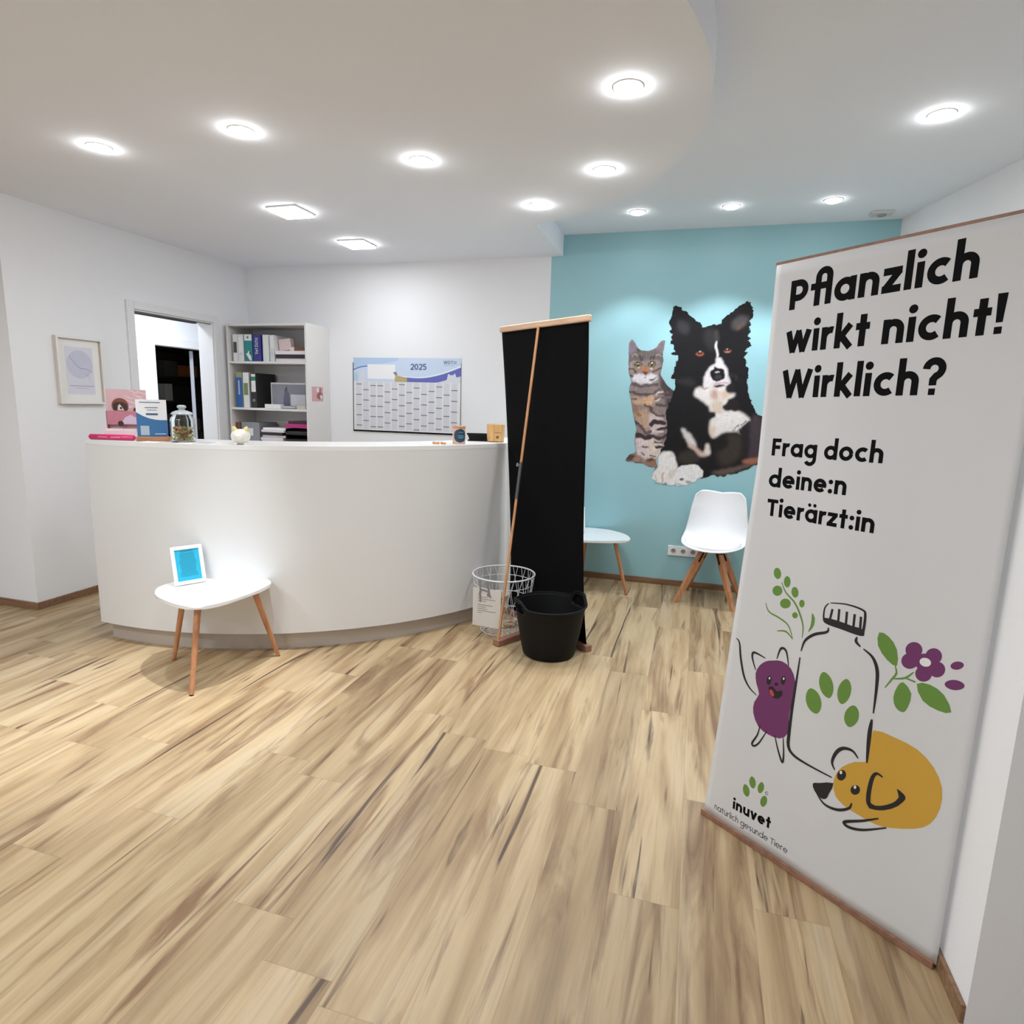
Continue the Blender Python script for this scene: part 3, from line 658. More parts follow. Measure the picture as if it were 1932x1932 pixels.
BANNER_ART=[('sprig_drawing',1,(0.13,0.27,0.045),0,[(0.211,0.985),(0.2119,0.9795),(0.2115,0.974),(0.2099,0.9691),(0.2072,0.9653),(0.2038,0.963),(0.1998,0.9624),(0.1958,0.9636),(0.1921,0.9664),(0.189,0.9706),(0.187,0.9758),(0.1861,0.9814),(0.1865,0.987),(0.1881,0.9919),(0.1909,0.9956),(0.1944,0.9979),(0.1983,0.9984),(0.2023,0.9972),(0.206,0.9944),(0.209,0.9902)]),('sprig_drawing',1,(0.13,0.27,0.045),0,[(0.2462,0.9644),(0.2463,0.9587),(0.2453,0.9533),(0.2433,0.9487),(0.2405,0.9453),(0.2371,0.9435),(0.2336,0.9435),(0.2302,0.9452),(0.2273,0.9486),(0.2251,0.9532),(0.2239,0.9587),(0.2239,0.9644),(0.2249,0.9698),(0.2269,0.9745),(0.2298,0.9778),(0.2331,0.9796),(0.2366,0.9795),(0.24,0.9778),(0.2429,0.9744),(0.245,0.9698)]),('sprig_drawing',1,(0.13,0.27,0.045),0,[(0.2219,0.9284),(0.2217,0.9231),(0.2199,0.9178),(0.2166,0.9131),(0.2122,0.9095),(0.2072,0.9072),(0.2019,0.9066),(0.1969,0.9077),(0.1928,0.9104),(0.1899,0.9144),(0.1885,0.9194),(0.1887,0.9248),(0.1906,0.9301),(0.1939,0.9348),(0.1984,0.9384),(0.2035,0.9406),(0.2087,0.9411),(0.2136,0.94),(0.2177,0.9373),(0.2206,0.9333)]),('sprig_drawing',1,(0.13,0.27,0.045),0,[(0.2765,0.9398),(0.2773,0.9345),(0.2769,0.9294),(0.2754,0.9247),(0.2728,0.9211),(0.2695,0.9188),(0.2658,0.9181),(0.2619,0.9191),(0.2584,0.9216),(0.2556,0.9255),(0.2537,0.9303),(0.2529,0.9355),(0.2533,0.9408),(0.2549,0.9454),(0.2574,0.949),(0.2608,0.9513),(0.2645,0.9519),(0.2683,0.9509),(0.2718,0.9484),(0.2746,0.9445)]),('sprig_drawing',1,(0.13,0.27,0.045),0,[(0.2549,0.8951),(0.2545,0.89),(0.2525,0.885),(0.2489,0.8803),(0.2442,0.8766),(0.2387,0.8742),(0.233,0.8733),(0.2277,0.8741),(0.2232,0.8764),(0.2201,0.8801),(0.2187,0.8847),(0.2191,0.8898),(0.2212,0.895),(0.2248,0.8996),(0.2297,0.9033),(0.2352,0.9056),(0.2408,0.9064),(0.2461,0.9056),(0.2504,0.9033),(0.2535,0.8997)]),('sprig_drawing',1,(0.13,0.27,0.045),0,[(0.3014,0.9085),(0.3014,0.9047),(0.3005,0.9009),(0.2988,0.8977),(0.2965,0.8952),(0.2938,0.8938),(0.2909,0.8936),(0.2882,0.8946),(0.2859,0.8967),(0.2842,0.8997),(0.2833,0.9033),(0.2834,0.9072),(0.2843,0.911),(0.286,0.9142),(0.2883,0.9166),(0.291,0.918),(0.2939,0.9182),(0.2966,0.9172),(0.2989,0.9151),(0.3005,0.9121)]),('sprig_drawing',1,(0.13,0.27,0.045),0,[(0.2826,0.8645),(0.2825,0.8614),(0.2815,0.8582),(0.2797,0.8554),(0.2773,0.8533),(0.2745,0.8519),(0.2716,0.8515),(0.2689,0.8521),(0.2666,0.8536),(0.265,0.856),(0.2642,0.8589),(0.2643,0.8621),(0.2653,0.8652),(0.2671,0.868),(0.2695,0.8702),(0.2723,0.8715),(0.2752,0.8719),(0.2779,0.8713),(0.2802,0.8697),(0.2818,0.8674)]),('sprig_drawing',1,(0.13,0.27,0.045),0.008,[(0.2163,0.955),(0.2347,0.9259),(0.2681,0.9015),(0.2918,0.8665),(0.305,0.8329),(0.3056,0.7977)]),('sprig_drawing',1,(0.13,0.27,0.045),0.007,[(0.1693,0.8731),(0.1844,0.8468),(0.2222,0.8366),(0.2553,0.8211),(0.2746,0.7821)]),('sprig_drawing',1,(0.13,0.27,0.045),0.007,[(0.2181,0.7918),(0.2488,0.7993),(0.2746,0.7821)]),('sprig_drawing',1,(0.13,0.27,0.045),0,[(0.3296,0.8871),(0.3403,0.8731),(0.3396,0.8506),(0.3331,0.8353),(0.3229,0.8228),(0.3287,0.8447),(0.3296,0.8657)]),('cat_drawing',1,(0.012,0.012,0.014),0.01,[(0.0765,0.7202),(0.09,0.7081),(0.1006,0.6561),(0.1189,0.5977),(0.1424,0.5652),(0.1709,0.5483)]),('cat_drawing',1,(0.012,0.012,0.014),0.01,[(0.1588,0.6337),(0.143,0.6717),(0.1439,0.6903),(0.1583,0.6928),(0.1887,0.6867)]),('cat_drawing',1,(0.012,0.012,0.014),0.01,[(0.2284,0.6986),(0.2356,0.7321),(0.2463,0.742),(0.2591,0.7318),(0.2709,0.69)]),('cat_drawing',1,(0.16,0.03,0.13),0,[(0.2157,0.6886),(0.2467,0.6975),(0.2793,0.6854),(0.2979,0.6527),(0.3045,0.6101),(0.2941,0.5617),(0.2913,0.516),(0.294,0.468),(0.2684,0.4366),(0.2299,0.4307),(0.1902,0.4415),(0.1662,0.482),(0.1659,0.522),(0.1798,0.5557),(0.1665,0.5889),(0.1599,0.6231),(0.1711,0.6548),(0.1916,0.677)]),('cat_drawing',2,(0.012,0.012,0.014),0,[(0.2176,0.6193),(0.217,0.6142),(0.2157,0.6093),(0.2138,0.6053),(0.2114,0.6023),(0.2089,0.6008),(0.2064,0.601),(0.2042,0.6027),(0.2025,0.6058),(0.2015,0.6101),(0.2013,0.615),(0.2019,0.6202),(0.2032,0.6251),(0.2051,0.6292),(0.2075,0.6321),(0.21,0.6335),(0.2125,0.6333),(0.2147,0.6316),(0.2164,0.6285),(0.2174,0.6242)]),('cat_drawing',2,(0.012,0.012,0.014),0,[(0.2659,0.6378),(0.2654,0.6331),(0.2642,0.6286),(0.2623,0.6248),(0.2601,0.6221),(0.2577,0.6207),(0.2553,0.6208),(0.2531,0.6224),(0.2515,0.6253),(0.2505,0.6292),(0.2503,0.6338),(0.2508,0.6385),(0.252,0.643),(0.2539,0.6468),(0.2561,0.6495),(0.2586,0.6509),(0.261,0.6507),(0.2631,0.6492),(0.2647,0.6463),(0.2657,0.6424)]),('cat_drawing',2,(0.012,0.012,0.014),0,[(0.243,0.6164),(0.2428,0.6147),(0.242,0.6128),(0.2405,0.6111),(0.2387,0.6095),(0.2365,0.6084),(0.2343,0.6077),(0.2323,0.6077),(0.2306,0.6082),(0.2294,0.6092),(0.2289,0.6106),(0.229,0.6124),(0.2299,0.6142),(0.2313,0.616),(0.2332,0.6175),(0.2354,0.6187),(0.2376,0.6193),(0.2396,0.6193),(0.2413,0.6188),(0.2425,0.6178)]),('cat_drawing',2,(0.012,0.012,0.014),0,[(0.2119,0.5947),(0.2253,0.6011),(0.2404,0.5903),(0.2557,0.6002),(0.2608,0.5872),(0.2483,0.5685),(0.2294,0.564),(0.2142,0.5739)]),('cat_drawing',3,(0.5,0.06,0.08),0,[(0.2149,0.585),(0.2238,0.5888),(0.2328,0.5754),(0.2281,0.5671),(0.2171,0.5733)]),('cat_drawing',3,(0.8,0.8,0.8),0,[(0.2132,0.6259),(0.2132,0.6245),(0.213,0.6232),(0.2125,0.622),(0.2118,0.6211),(0.211,0.6205),(0.2101,0.6204),(0.2093,0.6207),(0.2086,0.6214),(0.2081,0.6225),(0.2078,0.6238),(0.2078,0.6251),(0.208,0.6265),(0.2085,0.6277),(0.2092,0.6286),(0.21,0.6291),(0.2109,0.6293),(0.2117,0.629),(0.2124,0.6282),(0.2129,0.6272)]),('cat_drawing',3,(0.8,0.8,0.8),0,[(0.2618,0.6435),(0.2618,0.6421),(0.2616,0.6408),(0.2611,0.6396),(0.2604,0.6387),(0.2597,0.6382),(0.2588,0.6381),(0.258,0.6384),(0.2574,0.6391),(0.2569,0.6401),(0.2566,0.6414),(0.2566,0.6428),(0.2568,0.6441),(0.2573,0.6452),(0.2579,0.6461),(0.2587,0.6467),(0.2595,0.6468),(0.2603,0.6465),(0.261,0.6457),(0.2615,0.6447)]),('cat_drawing',2,(0.012,0.012,0.014),0.009,[(0.1951,0.4503),(0.1894,0.413),(0.1737,0.375),(0.1805,0.367),(0.198,0.3871),(0.2211,0.4413)]),('cat_drawing',2,(0.012,0.012,0.014),0.009,[(0.2496,0.4393),(0.2665,0.3954),(0.2851,0.361),(0.2876,0.3879),(0.2793,0.4456)]),('bottle_drawing',1,(0.012,0.012,0.014),0.01,[(0.3834,0.9354),(0.4319,0.9446),(0.4764,0.9406),(0.4854,0.9257),(0.4853,0.8794),(0.4795,0.8674),(0.4259,0.8694),(0.3791,0.8713),(0.3683,0.8818),(0.3678,0.914),(0.3782,0.9323)]),('bottle_drawing',1,(0.012,0.012,0.014),0,[(0.3696,0.8846),(0.4083,0.8885),(0.4539,0.8856),(0.4847,0.8846),(0.4809,0.8679),(0.4259,0.8687),(0.376,0.8704)]),('bottle_drawing',1,(0.012,0.012,0.014),0.0085,[(0.3873,0.882),(0.3916,0.9186)]),('bottle_drawing',1,(0.012,0.012,0.014),0.0085,[(0.4129,0.882),(0.4117,0.9245)]),('bottle_drawing',1,(0.012,0.012,0.014),0.0085,[(0.436,0.8798),(0.4345,0.9234)]),('bottle_drawing',1,(0.012,0.012,0.014),0.0085,[(0.4577,0.8789),(0.4568,0.9224)]),('bottle_drawing',1,(0.012,0.012,0.014),0.0085,[(0.4765,0.8804),(0.4746,0.92)]),('bottle_drawing',2,(0.012,0.012,0.014),0.011,[(0.3861,0.859),(0.3824,0.8432),(0.3445,0.8225),(0.3164,0.7921),(0.3071,0.7542)]),('bottle_drawing',2,(0.012,0.012,0.014),0.014,[(0.3061,0.7333),(0.3024,0.644),(0.2985,0.5548),(0.2977,0.4743),(0.3004,0.4262),(0.3207,0.405),(0.3683,0.3986),(0.4507,0.3986)]),('bottle_drawing',2,(0.012,0.012,0.014),0.01,[(0.4713,0.8576),(0.4701,0.8431),(0.4839,0.8315)]),('bottle_drawing',2,(0.012,0.012,0.014),0.012,[(0.4923,0.8282),(0.5193,0.8115),(0.5354,0.7774),(0.5398,0.7248),(0.5407,0.649)]),('bottle_drawing',2,(0.012,0.012,0.014),0.014,[(0.5394,0.6302),(0.5382,0.5817),(0.5417,0.4946)]),('bottle_drawing',1,(0.13,0.27,0.045),0,[(0.4192,0.6927),(0.4226,0.6809),(0.4233,0.6687),(0.4217,0.6575),(0.4186,0.6488),(0.4143,0.6434),(0.4086,0.6416),(0.4013,0.6431),(0.3933,0.6477),(0.386,0.6555),(0.3805,0.666),(0.3771,0.678),(0.3763,0.6904),(0.378,0.7018),(0.3813,0.7105),(0.3857,0.7157),(0.3915,0.7173),(0.3988,0.7157),(0.4067,0.7109),(0.4138,0.7031)]),('bottle_drawing',1,(0.13,0.27,0.045),0,[(0.4739,0.6851),(0.472,0.6723),(0.4681,0.6603),(0.4628,0.6503),(0.4572,0.6434),(0.4521,0.6404),(0.4473,0.6414),(0.4425,0.6463),(0.4385,0.6545),(0.4361,0.6655),(0.436,0.6781),(0.438,0.6911),(0.4421,0.7031),(0.4475,0.713),(0.4531,0.7197),(0.4581,0.7225),(0.4629,0.7213),(0.4675,0.7164),(0.4715,0.7082),(0.4738,0.6975)]),('bottle_drawing',1,(0.13,0.27,0.045),0,[(0.3881,0.6287),(0.3918,0.6171),(0.3925,0.6047),(0.3906,0.5929),(0.3869,0.5835),(0.382,0.5774),(0.3756,0.5747),(0.3674,0.575),(0.3584,0.5786),(0.3503,0.5856),(0.3441,0.5956),(0.3404,0.6074),(0.3397,0.6201),(0.3418,0.632),(0.3456,0.6415),(0.3506,0.6474),(0.3572,0.6499),(0.3654,0.6493),(0.3742,0.6456),(0.3822,0.6385)]),('bottle_drawing',1,(0.13,0.27,0.045),0,[(0.5041,0.6197),(0.5023,0.6086),(0.4984,0.5981),(0.4929,0.5891),(0.4872,0.5828),(0.4818,0.5799),(0.4767,0.5804),(0.4715,0.5842),(0.4671,0.591),(0.4644,0.6002),(0.4641,0.611),(0.466,0.6222),(0.47,0.6328),(0.4756,0.6417),(0.4814,0.6478),(0.4867,0.6506),(0.4918,0.6499),(0.4968,0.646),(0.5011,0.6393),(0.5037,0.6303)]),('flower_drawing',1,(0.16,0.03,0.13),0,[(0.638,0.8754),(0.6379,0.8684),(0.6359,0.8614),(0.6321,0.855),(0.6269,0.8499),(0.6209,0.8465),(0.6145,0.8453),(0.6085,0.8463),(0.6033,0.8495),(0.5996,0.8546),(0.5978,0.861),(0.5979,0.8682),(0.6001,0.8753),(0.604,0.8817),(0.6092,0.8868),(0.6153,0.89),(0.6217,0.8911),(0.6276,0.8899),(0.6326,0.8867),(0.6362,0.8817)]),('flower_drawing',1,(0.16,0.03,0.13),0,[(0.6856,0.8753),(0.6856,0.8685),(0.6837,0.8616),(0.6801,0.8554),(0.6752,0.8504),(0.6694,0.8472),(0.6633,0.846),(0.6576,0.847),(0.6527,0.8501),(0.6491,0.855),(0.6473,0.8613),(0.6474,0.8683),(0.6494,0.8753),(0.6531,0.8815),(0.6581,0.8865),(0.6639,0.8896),(0.67,0.8907),(0.6756,0.8895),(0.6804,0.8864),(0.6839,0.8815)]),('flower_drawing',1,(0.16,0.03,0.13),0,[(0.6976,0.8429),(0.6975,0.836),(0.6956,0.8291),(0.6921,0.8228),(0.6873,0.8178),(0.6815,0.8144),(0.6755,0.8131),(0.6698,0.814),(0.6649,0.8171),(0.6614,0.822),(0.6596,0.8282),(0.6597,0.8352),(0.6617,0.8422),(0.6653,0.8486),(0.6703,0.8536),(0.676,0.8568),(0.682,0.858),(0.6877,0.8569),(0.6924,0.8539),(0.6958,0.849)]),('flower_drawing',1,(0.16,0.03,0.13),0,[(0.6687,0.8195),(0.6686,0.8125),(0.6667,0.8054),(0.663,0.799),(0.658,0.7938),(0.6521,0.7903),(0.6459,0.7889),(0.6399,0.7897),(0.6349,0.7928),(0.6313,0.7978),(0.6295,0.8041),(0.6296,0.8112),(0.6317,0.8184),(0.6355,0.8249),(0.6406,0.8301),(0.6465,0.8334),(0.6527,0.8347),(0.6585,0.8337),(0.6634,0.8306),(0.6669,0.8257)]),('flower_drawing',1,(0.16,0.03,0.13),0,[(0.6323,0.8419),(0.6321,0.8349),(0.6301,0.8278),(0.6263,0.8213),(0.6211,0.816),(0.6149,0.8125),(0.6085,0.8112),(0.6024,0.8121),(0.5972,0.8153),(0.5935,0.8204),(0.5916,0.8268),(0.5918,0.834),(0.5939,0.8413),(0.5979,0.8478),(0.6032,0.853),(0.6094,0.8563),(0.6158,0.8575),(0.6218,0.8565),(0.6268,0.8533),(0.6304,0.8483)]),('flower_drawing',1,(0.16,0.03,0.13),0,[(0.6676,0.8515),(0.6675,0.8439),(0.6654,0.8363),(0.6614,0.8293),(0.6559,0.8237),(0.6495,0.82),(0.6427,0.8186),(0.6363,0.8196),(0.6308,0.8231),(0.6268,0.8285),(0.6248,0.8355),(0.625,0.8433),(0.6272,0.8511),(0.6314,0.8581),(0.637,0.8636),(0.6434,0.8672),(0.6502,0.8684),(0.6565,0.8672),(0.6619,0.8638),(0.6657,0.8583)]),('flower_drawing',2,(0.8,0.8,0.8),0,[(0.663,0.8455),(0.662,0.8417),(0.6598,0.8381),(0.6565,0.8352),(0.6526,0.8332),(0.6483,0.8323),(0.6441,0.8327),(0.6404,0.8342),(0.6376,0.8367),(0.636,0.8401),(0.6357,0.8439),(0.6367,0.8478),(0.639,0.8514),(0.6423,0.8543),(0.6463,0.8562),(0.6506,0.857),(0.6547,0.8567),(0.6584,0.8551),(0.6611,0.8526),(0.6627,0.8493)]),('flower_drawing',1,(0.16,0.03,0.13),0,[(0.7371,0.8718),(0.7372,0.8683),(0.7356,0.8642),(0.7328,0.8601),(0.7293,0.8565),(0.7255,0.8537),(0.7214,0.852),(0.7171,0.8512),(0.713,0.8514),(0.71,0.853),(0.7084,0.8557),(0.7084,0.8593),(0.71,0.8634),(0.7128,0.8676),(0.7164,0.8712),(0.7203,0.8739),(0.7244,0.8756),(0.7286,0.8764),(0.7326,0.876),(0.7356,0.8745)]),('flower_drawing',1,(0.16,0.03,0.13),0,[(0.7461,0.8174),(0.7452,0.8128),(0.742,0.808),(0.7369,0.8034),(0.731,0.7996),(0.7249,0.797),(0.7186,0.7958),(0.7124,0.7959),(0.7068,0.7974),(0.703,0.8002),(0.7016,0.8041),(0.7025,0.8088),(0.7059,0.8137),(0.7111,0.8184),(0.7171,0.8221),(0.7233,0.8246),(0.7295,0.8257),(0.7356,0.8255),(0.741,0.824),(0.7447,0.8212)]),('flower_drawing',1,(0.13,0.27,0.045),0.007,[(0.577,0.8108),(0.5839,0.7885),(0.5746,0.7659),(0.5607,0.7357)]),('flower_drawing',1,(0.13,0.27,0.045),0.007,[(0.5731,0.7676),(0.6058,0.7821),(0.6253,0.8069)]),('flower_drawing',1,(0.13,0.27,0.045),0.006,[(0.6056,0.7835),(0.633,0.7811)]),('flower_drawing',1,(0.13,0.27,0.045),0,[(0.5271,0.8893),(0.5531,0.8844),(0.5768,0.8551),(0.5826,0.8092),(0.556,0.8173),(0.5285,0.8502)]),('flower_drawing',1,(0.13,0.27,0.045),0,[(0.6041,0.7694),(0.6274,0.7445),(0.6236,0.703),(0.613,0.6838),(0.5942,0.69),(0.5848,0.7166),(0.5911,0.752)]),('flower_drawing',1,(0.13,0.27,0.045),0,[(0.6367,0.7774),(0.6685,0.7881),(0.7035,0.7745),(0.7264,0.7356),(0.6948,0.7265),(0.6563,0.7375)]),('dog_drawing',1,(0.62,0.35,0.045),0,[(0.5468,0.5994),(0.6017,0.6031),(0.6618,0.5961),(0.7063,0.5665),(0.7324,0.5209),(0.7352,0.4622),(0.7178,0.4057),(0.6842,0.3697),(0.6283,0.3367),(0.588,0.3227),(0.5367,0.3244),(0.4941,0.3301),(0.4662,0.3481),(0.4574,0.3818),(0.4608,0.4136),(0.4763,0.4474),(0.5101,0.482),(0.5412,0.4984),(0.5449,0.5448)]),('dog_drawing',2,(0.012,0.012,0.014),0.013,[(0.456,0.4272),(0.4456,0.4481),(0.4547,0.4842),(0.473,0.5069),(0.499,0.5118),(0.5173,0.4965)]),('dog_drawing',3,(0.012,0.012,0.014),0,[(0.4899,0.4229),(0.4883,0.4172),(0.4857,0.4118),(0.4823,0.4073),(0.4784,0.4041),(0.4745,0.4026),(0.4708,0.403),(0.4679,0.4051),(0.4659,0.4088),(0.4651,0.4138),(0.4656,0.4195),(0.4672,0.4253),(0.4699,0.4307),(0.4734,0.4352),(0.4773,0.4383),(0.4812,0.4397),(0.4848,0.4393),(0.4876,0.4371),(0.4896,0.4334),(0.4904,0.4286)]),('dog_drawing',3,(0.012,0.012,0.014),0,[(0.5335,0.3986),(0.5321,0.3934),(0.5295,0.3885),(0.5262,0.3844),(0.5223,0.3815),(0.5183,0.38),(0.5146,0.3802),(0.5115,0.382),(0.5094,0.3853),(0.5084,0.3896),(0.5087,0.3947),(0.5102,0.3999),(0.5128,0.4048),(0.5162,0.4089),(0.5201,0.4118),(0.524,0.4131),(0.5277,0.4129),(0.5307,0.4111),(0.5328,0.4079),(0.5338,0.4036)]),('dog_drawing',4,(0.8,0.8,0.8),0,[(0.479,0.4311),(0.479,0.4293),(0.4787,0.4275),(0.478,0.4258),(0.4771,0.4245),(0.476,0.4236),(0.4748,0.4233),(0.4737,0.4235),(0.4728,0.4243),(0.4721,0.4256),(0.4717,0.4272),(0.4717,0.429),(0.472,0.4308),(0.4726,0.4325),(0.4736,0.4338),(0.4747,0.4347),(0.4758,0.4351),(0.4769,0.4348),(0.4779,0.434),(0.4786,0.4328)]),('dog_drawing',4,(0.8,0.8,0.8),0,[(0.5229,0.4068),(0.523,0.405),(0.5227,0.4032),(0.522,0.4016),(0.5211,0.4002),(0.5201,0.3994),(0.519,0.399),(0.5179,0.3992),(0.517,0.4),(0.5163,0.4013),(0.5159,0.4028),(0.5159,0.4046),(0.5162,0.4065),(0.5168,0.4081),(0.5177,0.4094),(0.5188,0.4103),(0.5199,0.4107),(0.521,0.4104),(0.5219,0.4097),(0.5226,0.4084)]),('dog_drawing',3,(0.012,0.012,0.014),0,[(0.3946,0.3466),(0.4147,0.3596),(0.4572,0.3834),(0.4478,0.3418),(0.4419,0.3227),(0.4267,0.3138),(0.4038,0.3252)]),('dog_drawing',3,(0.012,0.012,0.014),0.011,[(0.4071,0.3254),(0.438,0.3011),(0.4775,0.3056),(0.5096,0.3292),(0.5162,0.3508)]),('dog_drawing',3,(0.012,0.012,0.014),0.016,[(0.5877,0.4733),(0.5705,0.4759),(0.5606,0.4518),(0.558,0.3971),(0.5663,0.3706),(0.5983,0.3824),(0.632,0.4161),(0.6471,0.4449),(0.6284,0.4554)]),('dog_drawing',3,(0.012,0.012,0.014),0,[(0.5883,0.378),(0.5592,0.3813),(0.5645,0.3613),(0.6024,0.3775),(0.636,0.4106),(0.6496,0.4463),(0.6266,0.4591),(0.6347,0.4376),(0.6193,0.4086)]),('dog_drawing',3,(0.012,0.012,0.014),0.012,[(0.5923,0.3452),(0.5528,0.3141),(0.504,0.2804),(0.5166,0.2711),(0.5562,0.286),(0.6154,0.3293)]),('logo_drawing',1,(0.13,0.27,0.045),0,[(0.2007,0.2425),(0.2018,0.2359),(0.2015,0.2291),(0.1999,0.2227),(0.1977,0.2178),(0.1951,0.2148),(0.192,0.2137),(0.1882,0.2144),(0.1842,0.2168),(0.1808,0.2211),(0.1785,0.2269),(0.1774,0.2335),(0.1778,0.2404),(0.1793,0.2467),(0.1815,0.2517),(0.1842,0.2547),(0.1873,0.2557),(0.1911,0.2549),(0.195,0.2524),(0.1984,0.2482)]),('logo_drawing',1,(0.13,0.27,0.045),0,[(0.1808,0.202),(0.1825,0.1954),(0.1827,0.1885),(0.1816,0.182),(0.1797,0.1768),(0.1772,0.1735),(0.1739,0.1722),(0.1699,0.1726),(0.1655,0.1748),(0.1616,0.1788),(0.1587,0.1844),(0.157,0.1911),(0.1568,0.1981),(0.1579,0.2046),(0.1598,0.2098),(0.1624,0.213),(0.1656,0.2143),(0.1697,0.2139),(0.174,0.2117),(0.1779,0.2076)]),('logo_drawing',1,(0.13,0.27,0.045),0,[(0.2326,0.2367),(0.2316,0.2299),(0.2294,0.2232),(0.2263,0.2173),(0.2231,0.2131),(0.2202,0.2108),(0.2173,0.2108),(0.2145,0.2126),(0.212,0.2164),(0.2106,0.2217),(0.2104,0.2281),(0.2115,0.2351),(0.2137,0.2418),(0.2168,0.2476),(0.22,0.2518),(0.223,0.254),(0.2258,0.254),(0.2286,0.2521),(0.231,0.2484),(0.2324,0.2431)]),('logo_drawing',1,(0.13,0.27,0.045),0,[(0.2487,0.1953),(0.2476,0.1884),(0.2453,0.1816),(0.2421,0.1756),(0.2386,0.1712),(0.2355,0.1688),(0.2324,0.1686),(0.2294,0.1703),(0.2267,0.1739),(0.2251,0.1791),(0.2249,0.1856),(0.2259,0.1926),(0.2283,0.1994),(0.2316,0.2054),(0.235,0.2097),(0.2382,0.212),(0.2412,0.2122),(0.2442,0.2104),(0.2469,0.2069),(0.2485,0.2017)]),('logo_drawing',1,(0.012,0.012,0.014),0.0025,[(0.2492,0.2273),(0.2492,0.2255),(0.2487,0.2236),(0.2478,0.2219),(0.2467,0.2204),(0.2453,0.2193),(0.2439,0.2188),(0.2425,0.2188),(0.2414,0.2194),(0.2406,0.2205),(0.2402,0.2221),(0.2402,0.2239),(0.2407,0.2257),(0.2416,0.2275),(0.2428,0.229),(0.2441,0.2301),(0.2456,0.2306),(0.2469,0.2306),(0.248,0.2299),(0.2488,0.2288),(0.2492,0.2273)])]
CAT=[(-0.5676,2.0319),(-0.5455,2.0234),(-0.517,1.981),(-0.485,1.9497),(-0.4418,1.9456),(-0.391,1.9517),(-0.3626,1.9729),(-0.3276,2.0191),(-0.303,2.0291),(-0.2953,2.0149),(-0.297,1.9646),(-0.3037,1.9142),(-0.2991,1.872),(-0.3053,1.8127),(-0.3121,1.7617),(-0.2906,1.7194),(-0.2532,1.6688),(-0.1995,1.6272),(-0.1563,1.6111),(-0.1255,1.1796),(-0.2954,1.0831),(-0.2951,1.0117),(-0.3469,0.9999),(-0.3829,1.0141),(-0.4013,1.0266),(-0.4634,1.0278),(-0.4952,1.0396),(-0.5461,1.0406),(-0.55,1.0612),(-0.5293,1.0893),(-0.4778,1.1188),(-0.4703,1.1415),(-0.4865,1.1899),(-0.4858,1.2523),(-0.4803,1.3058),(-0.4928,1.3672),(-0.5097,1.4283),(-0.5265,1.4893),(-0.5395,1.559),(-0.5536,1.6197),(-0.5544,1.6632),(-0.5431,1.6937),(-0.5595,1.7497),(-0.5708,1.7926),(-0.5766,1.8613),(-0.5735,1.9127),(-0.5819,1.9809)]
DOG=[(-0.234,2.297),(-0.2493,2.2793),(-0.2506,2.2383),(-0.2602,2.1973),(-0.2788,2.1661),(-0.2562,2.1395),(-0.2461,2.1146),(-0.26,2.0981),(-0.2349,2.0731),(-0.2522,2.0465),(-0.232,2.0315),(-0.2468,2.0049),(-0.216,1.9815),(-0.2308,1.9548),(-0.2052,1.9465),(-0.2435,1.9212),(-0.194,1.9064),(-0.1833,1.8729),(-0.2042,1.8138),(-0.2132,1.763),(-0.2258,1.7374),(-0.1923,1.704),(-0.1923,1.6444),(-0.2123,1.567),(-0.2378,1.5061),(-0.2458,1.4366),(-0.2314,1.3502),(-0.2311,1.2452),(-0.2612,1.1557),(-0.2912,1.0851),(-0.2893,1.0299),(-0.3183,0.9656),(-0.3274,0.902),(-0.2943,0.8661),(-0.1894,0.8637),(-0.1369,0.8544),(-0.0513,0.8599),(-0.0021,0.8861),(0.0536,0.9338),(0.067,0.924),(0.1441,0.9568),(0.2268,0.9617),(0.3472,0.9948),(0.4636,1.053),(0.5558,1.0921),(0.6125,1.1628),(0.6078,1.2971),(0.5424,1.4115),(0.4719,1.4509),(0.4349,1.4664),(0.4226,1.516),(0.3898,1.5733),(0.3642,1.6391),(0.3545,1.705),(0.3608,1.7872),(0.3352,1.8361),(0.3418,1.8688),(0.3162,1.9012),(0.341,1.9322),(0.3223,1.9581),(0.3634,1.9906),(0.3299,2.0148),(0.349,2.039),(0.3201,2.0551),(0.3495,2.0952),(0.3286,2.1194),(0.3469,2.1513),(0.337,2.1753),(0.3607,2.2149),(0.3438,2.231),(0.3351,2.3119),(0.2976,2.3149),(0.246,2.28),(0.1913,2.2288),(0.1268,2.1934),(0.1224,2.149),(0.0746,2.1453),(0.0273,2.1334),(-0.0191,2.1256),(-0.0317,2.1624),(-0.0824,2.1873),(-0.1345,2.2287),(-0.187,2.2743),(-0.2131,2.2934)]
